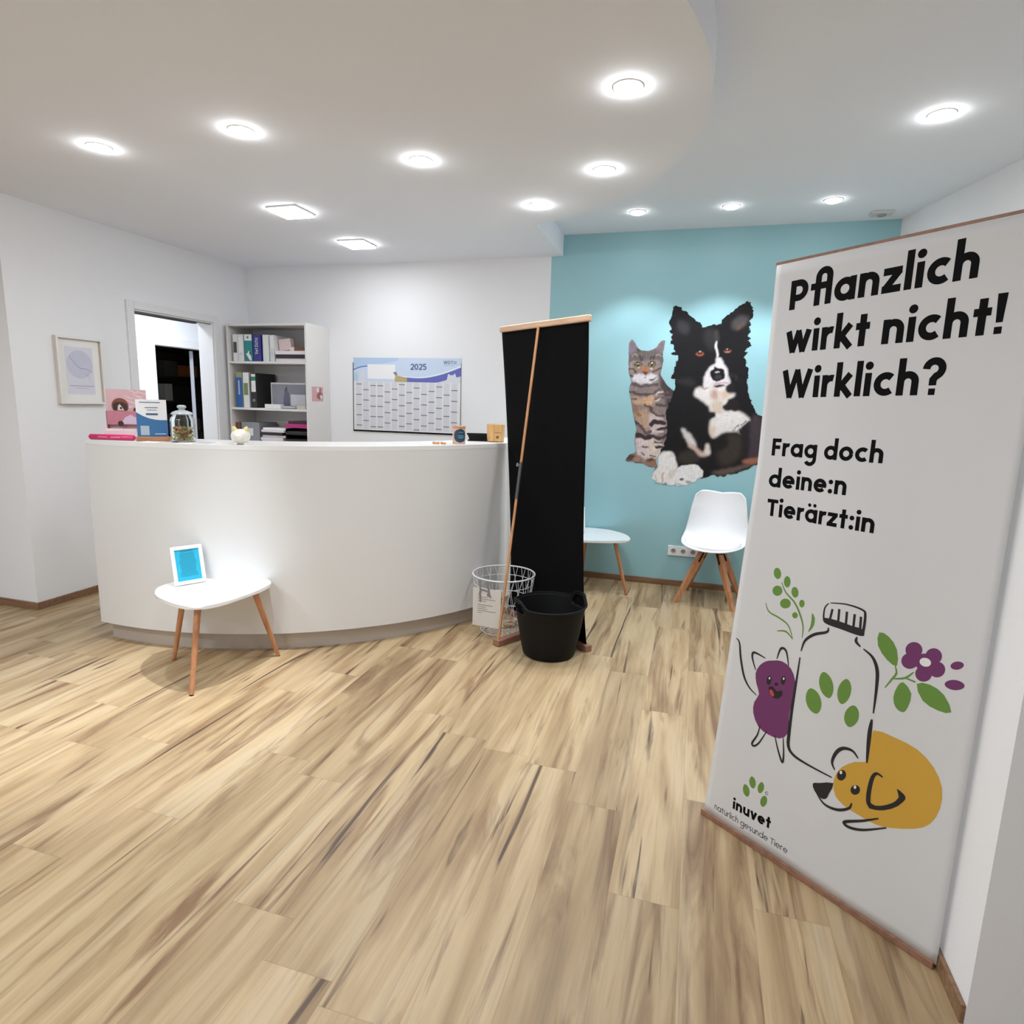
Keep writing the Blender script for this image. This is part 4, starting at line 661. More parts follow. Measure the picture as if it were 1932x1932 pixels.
PAINT=[('c',(72,62,64),14,0,[(-0.3037,1.9142),(-0.2889,1.7194),(-0.1563,1.6111),(-0.1255,1.1796),(-0.228,1.1749),(-0.2258,1.3939),(-0.2631,1.5657),(-0.3143,1.6934)]),('c',(104,95,93),8,0,[(-0.5796,1.9127),(-0.5193,1.9471),(-0.3657,1.956),(-0.2964,1.931),(-0.2991,1.8467),(-0.3432,1.8717),(-0.4365,1.8625),(-0.5319,1.8703),(-0.5738,1.8442)]),('c',(128,116,130),6,0,[(-0.5668,2.0192),(-0.5445,2.0064),(-0.5155,1.9556),(-0.5355,1.93),(-0.5692,1.9127)]),('c',(118,105,116),6,0,[(-0.3065,2.0191),(-0.2998,1.9814),(-0.3085,1.9226),(-0.3392,1.9393),(-0.3493,1.9645)]),('c',(70,62,62),6,0,[(-0.5165,1.9725),(-0.4848,1.9472),(-0.5053,1.9301)]),('c',(212,206,210),9,0,[(-0.541,1.7309),(-0.5081,1.7633),(-0.4605,1.7639),(-0.4337,1.7497),(-0.396,1.7648),(-0.3487,1.7612),(-0.3302,1.7401),(-0.345,1.7057),(-0.4165,1.6813),(-0.4905,1.6886),(-0.5218,1.7027)]),('c',(150,128,118),8,0,[(-0.5641,1.8271),(-0.511,1.8105),(-0.4743,1.7766),(-0.517,1.7675),(-0.5611,1.7755)]),('c',(150,126,116),8,0,[(-0.3149,1.8296),(-0.356,1.8079),(-0.3968,1.7776),(-0.3447,1.7655),(-0.3115,1.7787)]),('c',(75,66,66),5,14.7,[(-0.5669,1.8013),(-0.5362,1.7973),(-0.5089,1.7762)]),('c',(75,66,66),5,14.7,[(-0.309,1.8042),(-0.3382,1.7954),(-0.3711,1.7779)]),('c',(78,68,68),5,12.9,[(-0.5663,1.7453),(-0.5375,1.7457)]),('c',(90,80,80),6,9.2,[(-0.3924,1.7092),(-0.347,1.7356)]),('c',(90,80,80),6,9.2,[(-0.3744,1.6966),(-0.3331,1.7187)]),('c',(176,112,74),6,0,[(-0.4708,1.8323),(-0.4561,1.7897),(-0.4345,1.7617),(-0.4108,1.7945),(-0.4001,1.8287),(-0.4313,1.8071)]),('c',(98,52,44),3,0,[(-0.4554,1.7786),(-0.4124,1.7791),(-0.4315,1.7549)]),('c',(120,95,95),3,4.6,[(-0.4315,1.7549),(-0.4303,1.736)]),('c',(70,55,55),4,0,[(-0.4267,1.7344),(-0.4276,1.7325),(-0.4304,1.731),(-0.4345,1.7301),(-0.4391,1.73),(-0.4433,1.7308),(-0.4463,1.7322),(-0.4474,1.7341),(-0.4465,1.736),(-0.4437,1.7375),(-0.4396,1.7384),(-0.435,1.7384),(-0.4308,1.7377),(-0.4279,1.7362)]),('c',(40,34,30),3,0,[(-0.4643,1.8384),(-0.4666,1.8294),(-0.4743,1.8222),(-0.4858,1.8181),(-0.4989,1.818),(-0.511,1.8219),(-0.5196,1.8289),(-0.523,1.8378),(-0.5206,1.8467),(-0.5129,1.854),(-0.5014,1.858),(-0.4883,1.8581),(-0.4763,1.8543),(-0.4677,1.8472)]),('c',(142,122,72),3,0,[(-0.471,1.8349),(-0.4728,1.8282),(-0.4787,1.8228),(-0.4875,1.8197),(-0.4975,1.8196),(-0.5067,1.8225),(-0.5133,1.8278),(-0.5159,1.8345),(-0.5141,1.8412),(-0.5081,1.8466),(-0.4993,1.8496),(-0.4893,1.8497),(-0.4801,1.8468),(-0.4736,1.8415)]),('c',(25,22,20),3,0,[(-0.4822,1.8348),(-0.4829,1.8292),(-0.4858,1.8247),(-0.4901,1.8222),(-0.4951,1.8221),(-0.4998,1.8246),(-0.5032,1.829),(-0.5046,1.8346),(-0.5039,1.8401),(-0.501,1.8446),(-0.4967,1.8471),(-0.4917,1.8472),(-0.487,1.8448),(-0.4836,1.8403)]),('c',(235,230,215),2,0,[(-0.4896,1.8433),(-0.4901,1.8414),(-0.4917,1.8399),(-0.494,1.839),(-0.4967,1.839),(-0.4992,1.8398),(-0.501,1.8413),(-0.5017,1.8431),(-0.5012,1.845),(-0.4996,1.8465),(-0.4972,1.8473),(-0.4946,1.8474),(-0.4921,1.8466),(-0.4903,1.8451)]),('c',(40,34,30),3,0,[(-0.3547,1.8394),(-0.357,1.8305),(-0.3645,1.8234),(-0.3759,1.8193),(-0.3888,1.8192),(-0.4008,1.823),(-0.4093,1.83),(-0.4127,1.8388),(-0.4104,1.8477),(-0.4028,1.8549),(-0.3914,1.8589),(-0.3785,1.859),(-0.3666,1.8552),(-0.3581,1.8482)]),('c',(142,122,72),3,0,[(-0.3613,1.8359),(-0.363,1.8293),(-0.3688,1.8239),(-0.3775,1.8208),(-0.3874,1.8207),(-0.3965,1.8236),(-0.403,1.8289),(-0.4057,1.8355),(-0.4039,1.8422),(-0.3981,1.8475),(-0.3893,1.8506),(-0.3795,1.8507),(-0.3704,1.8478),(-0.3639,1.8425)]),('c',(25,22,20),3,0,[(-0.3723,1.8358),(-0.3731,1.8303),(-0.3759,1.8258),(-0.3802,1.8233),(-0.3851,1.8233),(-0.3897,1.8257),(-0.3931,1.8301),(-0.3945,1.8356),(-0.3938,1.8412),(-0.391,1.8456),(-0.3867,1.8481),(-0.3818,1.8482),(-0.3772,1.8457),(-0.3738,1.8413)]),('c',(235,230,215),2,0,[(-0.3797,1.8443),(-0.3802,1.8424),(-0.3818,1.8409),(-0.3841,1.8401),(-0.3868,1.84),(-0.3892,1.8408),(-0.391,1.8423),(-0.3917,1.8441),(-0.3912,1.846),(-0.3896,1.8475),(-0.3873,1.8483),(-0.3846,1.8483),(-0.3822,1.8476),(-0.3804,1.8461)]),('c',(225,205,180),4,0,[(-0.4727,1.8075),(-0.4739,1.8053),(-0.4777,1.8034),(-0.4831,1.8024),(-0.4893,1.8023),(-0.4949,1.8032),(-0.4989,1.805),(-0.5004,1.8072),(-0.4991,1.8094),(-0.4954,1.8113),(-0.4899,1.8123),(-0.4838,1.8124),(-0.4782,1.8115),(-0.4742,1.8097)]),('c',(225,205,180),4,0,[(-0.3722,1.8069),(-0.3734,1.8047),(-0.3771,1.8029),(-0.3825,1.8018),(-0.3886,1.8017),(-0.3941,1.8027),(-0.398,1.8044),(-0.3995,1.8066),(-0.3983,1.8088),(-0.3946,1.8107),(-0.3892,1.8117),(-0.3831,1.8118),(-0.3776,1.8108),(-0.3737,1.8091)]),('c',(56,48,48),5,9.2,[(-0.4862,1.9004),(-0.4801,1.8706)]),('c',(56,48,48),5,9.2,[(-0.4662,1.8963),(-0.4609,1.8665)]),('c',(56,48,48),5,9.2,[(-0.3959,1.8967),(-0.4008,1.867)]),('c',(56,48,48),5,9.2,[(-0.3749,1.9011),(-0.3755,1.8714)]),('c',(165,150,142),4,8.3,[(-0.547,1.9043),(-0.5258,1.913),(-0.4992,1.9003)]),('c',(165,150,142),4,8.3,[(-0.3582,1.9054),(-0.3372,1.9098),(-0.3192,1.893)]),('c',(160,140,130),4,8.3,[(-0.5314,1.8617),(-0.5133,1.849)]),('c',(165,146,138),5,11.0,[(-0.5477,1.8444),(-0.5421,1.823)]),('c',(190,156,126),14,0,[(-0.523,1.5769),(-0.4441,1.57),(-0.3594,1.598),(-0.3464,1.5291),(-0.3791,1.5022),(-0.4495,1.5177),(-0.5106,1.516)]),('c',(178,148,126),14,0,[(-0.4976,1.4463),(-0.4034,1.4754),(-0.3632,1.3892),(-0.3923,1.3003),(-0.4474,1.3424)]),('c',(206,190,190),10,0,[(-0.476,1.2349),(-0.3623,1.2397),(-0.3695,1.0793),(-0.4491,1.0843)]),('c',(212,196,186),10,0,[(-0.3666,1.2395),(-0.2654,1.2174),(-0.2824,1.0837),(-0.3695,1.0793)]),('c',(196,178,176),10,0,[(-0.3758,1.45),(-0.2697,1.4098),(-0.2473,1.3321),(-0.3553,1.2665)]),('c',(95,82,84),5,27.6,[(-0.547,1.685),(-0.4586,1.6632),(-0.3393,1.6827)]),('c',(92,78,80),5,22.0,[(-0.5498,1.6155),(-0.472,1.5998),(-0.3853,1.5991),(-0.3106,1.6377)]),('c',(110,94,92),5,16.5,[(-0.531,1.5636),(-0.4914,1.5602)]),('c',(100,68,52),5,16.5,[(-0.4229,1.5097),(-0.3607,1.4853)]),('c',(146,110,86),5,31.2,[(-0.5165,1.4984),(-0.4615,1.4299)]),('c',(96,74,70),5,20.2,[(-0.3832,1.4977),(-0.3407,1.4424),(-0.2622,1.4257)]),('c',(88,74,78),5,27.6,[(-0.32,1.5211),(-0.2335,1.5062)]),('c',(104,90,94),5,18.4,[(-0.34,1.5639),(-0.2216,1.5796)]),('c',(58,44,50),5,34.9,[(-0.3591,1.3526),(-0.3278,1.3773),(-0.2566,1.3684)]),('c',(60,52,58),5,23.9,[(-0.4932,1.3743),(-0.4701,1.3548)]),('c',(98,76,78),5,23.9,[(-0.4518,1.3422),(-0.3999,1.2824),(-0.3657,1.2925)]),('c',(60,46,54),5,38.6,[(-0.4647,1.2665),(-0.4063,1.2449),(-0.3631,1.2529)]),('c',(62,50,56),5,23.9,[(-0.3062,1.3124),(-0.2301,1.331)]),('c',(70,56,62),5,23.9,[(-0.346,1.258),(-0.2842,1.2412),(-0.2346,1.2714)]),('c',(70,56,60),5,18.4,[(-0.3171,1.2133),(-0.2647,1.2068)]),('c',(100,64,66),5,12.9,[(-0.4206,1.1661),(-0.3734,1.1683)]),('c',(64,52,56),5,18.4,[(-0.3099,1.1712),(-0.2581,1.1736)]),('c',(90,72,72),5,12.9,[(-0.4287,1.1122),(-0.4017,1.1028)]),('c',(80,64,64),5,12.9,[(-0.3532,1.098),(-0.3091,1.0913)]),('c',(225,205,190),5,11.0,[(-0.3337,1.5985),(-0.2924,1.6209)]),('c',(215,195,185),5,11.0,[(-0.3472,1.5421),(-0.2972,1.5649)]),('c',(96,82,86),5,12.9,[(-0.3084,1.6034),(-0.2412,1.6178)]),('c',(214,198,196),5,11.0,[(-0.3489,1.302),(-0.2621,1.2966)]),('c',(84,64,60),6,0,[(-0.4697,1.0743),(-0.4732,1.0639),(-0.484,1.0552),(-0.5,1.0499),(-0.5182,1.0489),(-0.5349,1.0526),(-0.5468,1.0602),(-0.5514,1.0701),(-0.548,1.0805),(-0.5371,1.0892),(-0.5209,1.0945),(-0.5028,1.0954),(-0.4862,1.0917),(-0.4744,1.0842)]),('c',(158,124,106),7,0,[(-0.3972,1.0582),(-0.4011,1.0448),(-0.4139,1.0335),(-0.4329,1.0266),(-0.4546,1.0254),(-0.4744,1.0303),(-0.4886,1.0402),(-0.4942,1.0532),(-0.4902,1.0667),(-0.4773,1.078),(-0.4582,1.0849),(-0.4366,1.0859),(-0.4168,1.081),(-0.4028,1.0712)]),('c',(70,54,50),5,0,[(-0.4105,1.0324),(-0.4143,1.0291),(-0.4251,1.026),(-0.4409,1.0238),(-0.4586,1.0228),(-0.4747,1.0233),(-0.4859,1.0253),(-0.4901,1.0282),(-0.4863,1.0315),(-0.4754,1.0346),(-0.4595,1.0368),(-0.4418,1.0378),(-0.4258,1.0372),(-0.4146,1.0353)]),('c',(146,112,94),7,0,[(-0.2954,1.043),(-0.2988,1.0253),(-0.3104,1.0107),(-0.3281,1.0019),(-0.3483,1.0008),(-0.3671,1.0076),(-0.3806,1.0209),(-0.3862,1.0382),(-0.3828,1.0559),(-0.3711,1.0705),(-0.3533,1.0791),(-0.3331,1.0802),(-0.3145,1.0734),(-0.301,1.0601)]),('c',(92,66,58),7,0,[(-0.3118,1.0662),(-0.3148,1.0599),(-0.3242,1.0544),(-0.338,1.0509),(-0.3535,1.0501),(-0.3677,1.0521),(-0.3777,1.0566),(-0.3816,1.0626),(-0.3785,1.069),(-0.3691,1.0744),(-0.3553,1.0779),(-0.3398,1.0787),(-0.3256,1.0767),(-0.3156,1.0722)]),('d',(52,50,54),16,0,[(-0.1968,2.1802),(-0.1209,2.1549),(-0.116,2.0892),(-0.1566,2.0811),(-0.2004,2.1143)]),('d',(70,66,66),14,0,[(0.2082,2.1684),(0.2671,2.2159),(0.3232,2.1994),(0.3046,2.1436),(0.2445,2.1118),(0.2043,2.1201)]),('d',(96,76,68),10,0,[(0.2359,2.1199),(0.2869,2.1678),(0.3,2.1516),(0.2531,2.1037)]),('d',(46,44,44),20,0,[(0.0058,2.0968),(0.0772,2.1128),(0.1092,2.0148),(0.066,1.9491),(0.0203,2.0148)]),('d',(42,40,40),14,0,[(-0.1971,1.7124),(-0.0814,1.7312),(-0.0293,1.6983),(-0.0764,1.6637)]),('d',(62,60,60),10,0,[(0.0825,2.0965),(0.1066,2.0963),(0.1172,2.0148),(0.089,2.0148)]),('d',(212,206,208),4,0,[(0.0968,2.0189),(0.1092,2.0148),(0.1147,1.9657),(0.1281,1.9),(0.1147,1.8958),(0.0999,1.9492),(0.091,1.9902)]),('d',(216,210,212),6,0,[(0.1153,1.8876),(0.1392,1.8919),(0.17,1.8591),(0.1934,1.8182),(0.2109,1.7522),(0.2304,1.7111),(0.2167,1.6818),(0.1367,1.672),(0.0885,1.6627),(0.036,1.6532),(0.027,1.7161),(0.0348,1.7748),(0.0604,1.8126),(0.1062,1.8503)]),('d',(222,216,214),10,0,[(0.036,1.6532),(0.0882,1.6668),(0.205,1.6774),(0.2037,1.644),(0.238,1.6197),(0.2781,1.6206),(0.2415,1.578),(0.2053,1.5267),(0.1911,1.5011),(0.2091,1.4805),(0.2652,1.4864),(0.3472,1.4678),(0.3903,1.4315),(0.4131,1.3987),(0.3787,1.3807),(0.3533,1.3036),(0.3197,1.3193),(0.247,1.3164),(0.1995,1.2975),(0.1532,1.2613),(0.1189,1.2771),(0.1025,1.328),(0.1013,1.3964),(0.13,1.4484),(0.0953,1.4729),(0.0749,1.5232),(0.014,1.564),(-0.0347,1.6053),(-0.0255,1.6478),(0.0059,1.6695)]),('d',(206,190,172),14,0,[(0.0981,1.5408),(0.1776,1.5681),(0.1911,1.5011),(0.1858,1.4671),(0.1287,1.4654)]),('d',(188,150,132),18,0,[(0.145,1.6093),(0.1437,1.591),(0.1372,1.5763),(0.1267,1.5679),(0.1144,1.5676),(0.1026,1.5754),(0.0937,1.5899),(0.0896,1.608),(0.0909,1.6263),(0.0974,1.6411),(0.1079,1.6494),(0.1202,1.6497),(0.1319,1.6418),(0.1408,1.6274)]),('d',(205,178,154),18,0,[(0.2387,1.6114),(0.2356,1.6005),(0.2252,1.5915),(0.2094,1.5863),(0.1914,1.5858),(0.1748,1.5903),(0.1628,1.5988),(0.1579,1.6096),(0.1611,1.6206),(0.1716,1.6295),(0.1874,1.6347),(0.2054,1.6351),(0.2219,1.6306),(0.2338,1.6222)]),('d',(214,188,164),12,0,[(0.1101,1.3368),(0.1368,1.3635),(0.1518,1.2784),(0.1275,1.2731)]),('d',(30,26,28),6,0,[(0.2017,1.669),(0.2551,1.7032),(0.2673,1.6537),(0.2209,1.6319)]),('d',(34,26,30),7,0,[(0.1911,1.5011),(0.2194,1.5523),(0.2729,1.5871),(0.3265,1.5217),(0.2981,1.4789),(0.2491,1.4859)]),('d',(30,24,28),6,0,[(0.0877,1.4641),(0.1365,1.4699),(0.1314,1.4315),(0.0917,1.4131)]),('d',(36,30,34),6,0,[(0.3263,1.3365),(0.4156,1.4156),(0.4063,1.3395),(0.3722,1.2705)]),('d',(96,92,98),5,7.3,[(0.2867,1.3265),(0.3227,1.3787)]),('d',(110,104,110),5,7.3,[(0.3123,1.3105),(0.3482,1.3627)]),('d',(90,84,90),6,8.3,[(0.3387,1.3792),(0.3765,1.4058)]),('d',(22,18,20),4,0,[(0.104,1.8271),(0.1132,1.8131),(0.1576,1.8136),(0.1801,1.7849),(0.1859,1.7436),(0.1576,1.714),(0.1257,1.7077),(0.0917,1.7255),(0.0722,1.7669),(0.078,1.7961),(0.0977,1.8047)]),('d',(52,50,52),8,0,[(0.1641,1.7433),(0.162,1.7346),(0.1545,1.7275),(0.1431,1.7235),(0.1301,1.7233),(0.1181,1.7269),(0.1094,1.7338),(0.1059,1.7424),(0.1081,1.7511),(0.1156,1.7582),(0.127,1.7622),(0.14,1.7624),(0.1519,1.7587),(0.1606,1.7519)]),('d',(210,204,208),3,0,[(0.1432,1.782),(0.1416,1.7798),(0.1368,1.778),(0.1298,1.777),(0.1219,1.7769),(0.1146,1.7777),(0.1096,1.7794),(0.1076,1.7815),(0.1092,1.7837),(0.114,1.7855),(0.1211,1.7866),(0.129,1.7867),(0.1362,1.7858),(0.1413,1.7841)]),('d',(14,10,12),4,0,[(0.1114,1.755),(0.1109,1.7492),(0.1085,1.7445),(0.1048,1.7419),(0.1005,1.7418),(0.0964,1.7443),(0.0933,1.7489),(0.0919,1.7547),(0.0924,1.7605),(0.0947,1.7651),(0.0984,1.7678),(0.1028,1.7678),(0.1069,1.7653),(0.1099,1.7607)]),('d',(14,10,12),4,0,[(0.1784,1.7559),(0.1779,1.7502),(0.1756,1.7455),(0.172,1.7429),(0.1677,1.7428),(0.1636,1.7453),(0.1605,1.7499),(0.1591,1.7556),(0.1596,1.7614),(0.1619,1.7661),(0.1656,1.7687),(0.1699,1.7687),(0.1739,1.7662),(0.177,1.7617)]),('d',(60,34,38),4,0,[(0.1042,1.6705),(0.1434,1.6896),(0.1925,1.6822),(0.1693,1.6701)]),('d',(190,160,162),4,8.3,[(0.1069,1.6881),(0.1667,1.7017),(0.2154,1.6984)]),('d',(150,120,122),4,5.5,[(0.0357,1.6574),(0.0176,1.6781)]),('d',(140,110,112),3,4.6,[(0.0403,1.6508),(0.0885,1.6627)]),('d',(205,202,200),9,0,[(-0.1176,1.33),(-0.0668,1.3042),(-0.012,1.2457),(0.0087,1.1945),(-0.0068,1.1764),(-0.0507,1.2005),(-0.0895,1.2685)]),('d',(196,168,158),11,0,[(-0.0507,1.2005),(0.0003,1.1941),(0.071,1.1452),(0.0912,1.2069),(0.1133,1.1906),(0.1155,1.13),(0.0488,1.1075),(-0.0048,1.1503)]),('d',(214,208,206),9,0,[(0.0871,1.2067),(0.1085,1.199),(0.1165,1.1387),(0.08,1.1369)]),('d',(52,48,42),18,0,[(-0.1048,1.1279),(-0.0216,1.1495),(0.0507,1.0831),(-0.0307,1.0437),(-0.1168,1.0568)]),('d',(56,48,42),24,0,[(0.2023,1.2634),(0.2969,1.3014),(0.3664,1.2447),(0.3385,1.0979),(0.2205,1.0398),(0.1792,1.1417)]),('d',(24,22,22),16,0,[(0.1532,1.2613),(0.2321,1.2988),(0.2554,1.2142),(0.1778,1.159)]),('d',(64,54,60),14,0,[(0.4141,1.4323),(0.4726,1.4425),(0.6,1.2968),(0.5969,1.1621),(0.4655,1.1216),(0.3927,1.1265),(0.4027,1.2887)]),('d',(36,30,34),12,0,[(0.3627,1.2871),(0.407,1.3311),(0.4175,1.1191),(0.3693,1.1167)]),('d',(150,98,80),10,0,[(0.3712,1.0953),(0.4579,1.1169),(0.537,1.1252),(0.478,1.0709),(0.3986,1.0581)]),('d',(92,78,72),12,0,[(0.1421,0.983),(0.303,1.0356),(0.4541,1.0697),(0.3461,1.0077),(0.2261,0.9704)]),('d',(226,222,220),6,0,[(-0.2911,1.0833),(-0.2592,1.1249),(-0.2084,1.1406),(-0.1693,1.1336),(-0.1394,1.0733),(-0.1284,1.003),(-0.1458,0.9825),(-0.1949,0.944),(-0.2079,0.8805),(-0.2767,0.8645),(-0.3267,0.8912),(-0.3259,0.9472),(-0.2939,0.9939),(-0.2876,1.03)]),('d',(228,226,226),5,0,[(-0.1949,0.944),(-0.1465,0.9914),(-0.0806,1.0278),(0.0033,1.0411),(0.0553,1.022),(0.0848,0.9885),(0.0704,0.9348),(-0.002,0.8844),(-0.0513,0.8599),(-0.1369,0.8544),(-0.1998,0.863)]),('d',(208,200,190),10,0,[(-0.1803,0.9823),(-0.1298,0.9985),(-0.1435,0.9488),(-0.184,0.9107)]),('d',(200,160,140),6,12.9,[(-0.238,0.9657),(-0.2382,0.9164)]),('d',(150,140,140),4,7.3,[(-0.2359,0.9075),(-0.2317,0.8718)]),('d',(186,180,182),6,9.2,[(-0.2898,0.9313),(-0.2906,0.8772)]),('d',(84,82,88),5,0,[(-0.0682,0.9159),(-0.0696,0.9119),(-0.0741,0.9085),(-0.0808,0.9064),(-0.0884,0.9059),(-0.0954,0.9072),(-0.1004,0.91),(-0.1023,0.9138),(-0.1009,0.9178),(-0.0964,0.9211),(-0.0897,0.9232),(-0.0821,0.9237),(-0.0751,0.9224),(-0.0702,0.9196)]),('d',(140,140,146),7,0,[(-0.0061,0.8948),(-0.0079,0.8892),(-0.0137,0.8846),(-0.0224,0.8816),(-0.0322,0.881),(-0.0412,0.8828),(-0.0477,0.8868),(-0.0502,0.892),(-0.0484,0.8975),(-0.0426,0.9022),(-0.0339,0.9052),(-0.0241,0.9058),(-0.0151,0.9039),(-0.0087,0.9)]),('d',(150,150,156),6,8.3,[(-0.1382,0.8732),(-0.095,0.8714),(-0.0605,0.8691)]),('d',(160,156,160),6,7.3,[(-0.3122,0.8713),(-0.2507,0.8688),(-0.1983,0.8667)]),('d',(150,78,54),5,0,[(0.0136,1.9225),(0.0113,1.9138),(0.0037,1.9069),(-0.0078,1.903),(-0.0209,1.9029),(-0.033,1.9067),(-0.0417,1.9136),(-0.0453,1.9222),(-0.043,1.9308),(-0.0354,1.9378),(-0.0238,1.9417),(-0.0107,1.9417),(0.0013,1.9379),(0.01,1.9311)]),('d',(14,10,10),4,0,[(0.0015,1.9307),(0.0003,1.9242),(-0.0043,1.919),(-0.0113,1.9161),(-0.0193,1.9161),(-0.0268,1.9189),(-0.0322,1.9241),(-0.0344,1.9305),(-0.0331,1.937),(-0.0285,1.9422),(-0.0215,1.9451),(-0.0135,1.9451),(-0.0061,1.9423),(-0.0007,1.9371)]),('d',(235,225,220),3,0,[(-0.0081,1.9389),(-0.0087,1.9368),(-0.0109,1.935),(-0.0141,1.9341),(-0.0177,1.934),(-0.0211,1.935),(-0.0235,1.9367),(-0.0244,1.9389),(-0.0238,1.941),(-0.0216,1.9428),(-0.0184,1.9437),(-0.0148,1.9437),(-0.0115,1.9428),(-0.0091,1.9411)]),('d',(150,78,54),5,0,[(0.218,1.9464),(0.2159,1.9407),(0.2092,1.9361),(0.1992,1.9336),(0.1878,1.9335),(0.1774,1.936),(0.1699,1.9405),(0.1669,1.9462),(0.169,1.9519),(0.1757,1.9565),(0.1857,1.959),(0.1971,1.959),(0.2075,1.9566),(0.215,1.952)]),('d',(16,10,10),4,0,[(0.2087,1.9529),(0.2072,1.9479),(0.2022,1.9439),(0.1947,1.9417),(0.1862,1.9416),(0.1783,1.9438),(0.1727,1.9478),(0.1704,1.9527),(0.1718,1.9577),(0.1768,1.9617),(0.1844,1.964),(0.1929,1.964),(0.2007,1.9618),(0.2064,1.9578)]),('d',(220,210,205),3,0,[(0.1895,1.9626),(0.1892,1.9605),(0.1877,1.9588),(0.1856,1.9578),(0.1831,1.9578),(0.1808,1.9588),(0.1791,1.9605),(0.1783,1.9626),(0.1787,1.9647),(0.1801,1.9664),(0.1823,1.9674),(0.1848,1.9674),(0.1871,1.9664),(0.1888,1.9647)]),('d',(215,160,140),3,0,[(0.2035,1.9381),(0.2022,1.9367),(0.1983,1.9356),(0.1926,1.9349),(0.1862,1.9349),(0.1804,1.9355),(0.1763,1.9366),(0.1748,1.938),(0.1761,1.9395),(0.18,1.9406),(0.1857,1.9413),(0.1921,1.9413),(0.1979,1.9407),(0.202,1.9396)]),('d',(70,68,70),3,2.8,[(0.2252,1.7731),(0.2662,1.7613),(0.2889,1.7286)]),('d',(80,78,80),3,2.8,[(0.2306,1.7567),(0.2596,1.7447),(0.2777,1.7202)])]

# ---------------------------------------------------------------- store room rack behind the corridor
t = thing('storage_rack', 'dark shelving rack in the unlit store room seen through both doorways', 'shelf', (-6.9, 7.0, 0))
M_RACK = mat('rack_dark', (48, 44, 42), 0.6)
for y in (-.55, .55):
    for x in (-.2, .2):
        b = MB(); b.box(x - .02, x + .02, y - .02, y + .02, 0, 2.2); b.build('post', M_RACK, t)
for z in (.55, 1.0, 1.40, 1.72, 2.08):
    b = MB(); b.box(-.22, .22, -.57, .57, z - .025, z); b.build('shelf', M_RACK, t)
for (y0, y1, z, h, rgb, nm, lab, cat) in [(-.02, .26, 1.72, .15, (205, 118, 66), 'carton', 'orange brown carton glowing in the dark store room', 'carton'),
    (-.30, -.08, 1.72, .20, (92, 88, 84), 'carton', 'dull grey carton left of the orange brown one in the store room', 'carton'),
    (-.31, -.19, 1.40, .22, (190, 190, 186), 'carton', 'small pale carton at the left of the dark store room rack', 'carton'),
    (-.10, .20, 1.40, .19, (56, 54, 54), 'crate', 'dark crate below the orange brown carton in the store room', 'crate'),
    (-.30, .0, 1.0, .22, (64, 60, 58), 'crate', 'dark crate low on the store room rack', 'crate'),
    (.04, .26, 1.0, .16, (110, 84, 64), 'carton', 'brown carton low on the store room rack', 'carton')]:
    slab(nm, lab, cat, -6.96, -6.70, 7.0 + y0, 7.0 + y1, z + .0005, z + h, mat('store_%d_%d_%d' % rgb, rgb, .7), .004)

# ---------------------------------------------------------------- cat and dog wall picture
def inside(px, pz, poly):
    r = np.zeros(px.shape, bool); n = len(poly)
    for i in range(n):
        x0, y0 = poly[i]; x1, y1 = poly[(i + 1) % n]
        if y0 == y1: continue
        k = ((y0 > pz) != (y1 > pz)) & (px < (x1 - x0) * (pz - y0) / (y1 - y0) + x0)
        r ^= k
    return r
def blur(a, k):
    k = int(round(k))
    for _ in range(2):
        for ax in (0, 1):
            if k < 1: continue
            pad = [(0, 0), (0, 0)]; pad[ax] = (k + 1, k)
            cs = np.cumsum(np.pad(a, pad, mode='edge'), axis=ax)
            n = a.shape[ax]
            a = (np.take(cs, np.arange(2 * k + 1, 2 * k + 1 + n), axis=ax) - np.take(cs, np.arange(0, n), axis=ax)) / (2 * k + 1)
    return a
STEP = .0028
gx0, gx1, gz0, gz1 = -.60, .64, .84, 2.33
nx, nz = int((gx1 - gx0) / STEP), int((gz1 - gz0) / STEP)
gx, gz = np.meshgrid(gx0 + STEP * (np.arange(nx) + .5), gz0 + STEP * (np.arange(nz) + .5))
rng = np.random.default_rng(3)
def noise(sx, sz, seed):
    r = np.random.default_rng(seed); a = r.standard_normal((nz, nx))
    k = [(sx, 1), (sz, 0)]
    for s, ax in k:
        if s < 1: continue
        pad = [(0, 0), (0, 0)]; pad[ax] = (s + 1, s)
        cs = np.cumsum(np.pad(a, pad, mode='wrap'), axis=ax); n = a.shape[ax]
        a = (np.take(cs, np.arange(2 * s + 1, 2 * s + 1 + n), axis=ax) - np.take(cs, np.arange(0, n), axis=ax))
    return a / a.std()
wx, wz = noise(5, 5, 11) * .0035, noise(5, 5, 12) * .0035
fur = noise(1, 5, 21); fur2 = noise(5, 1, 22)
def mask(poly, soft, warp=1.0):
    m = inside(gx + wx * warp, gz + wz * warp, poly).astype(float)
    return blur(m, soft * .001 / STEP * .8) if soft >= 3 else m
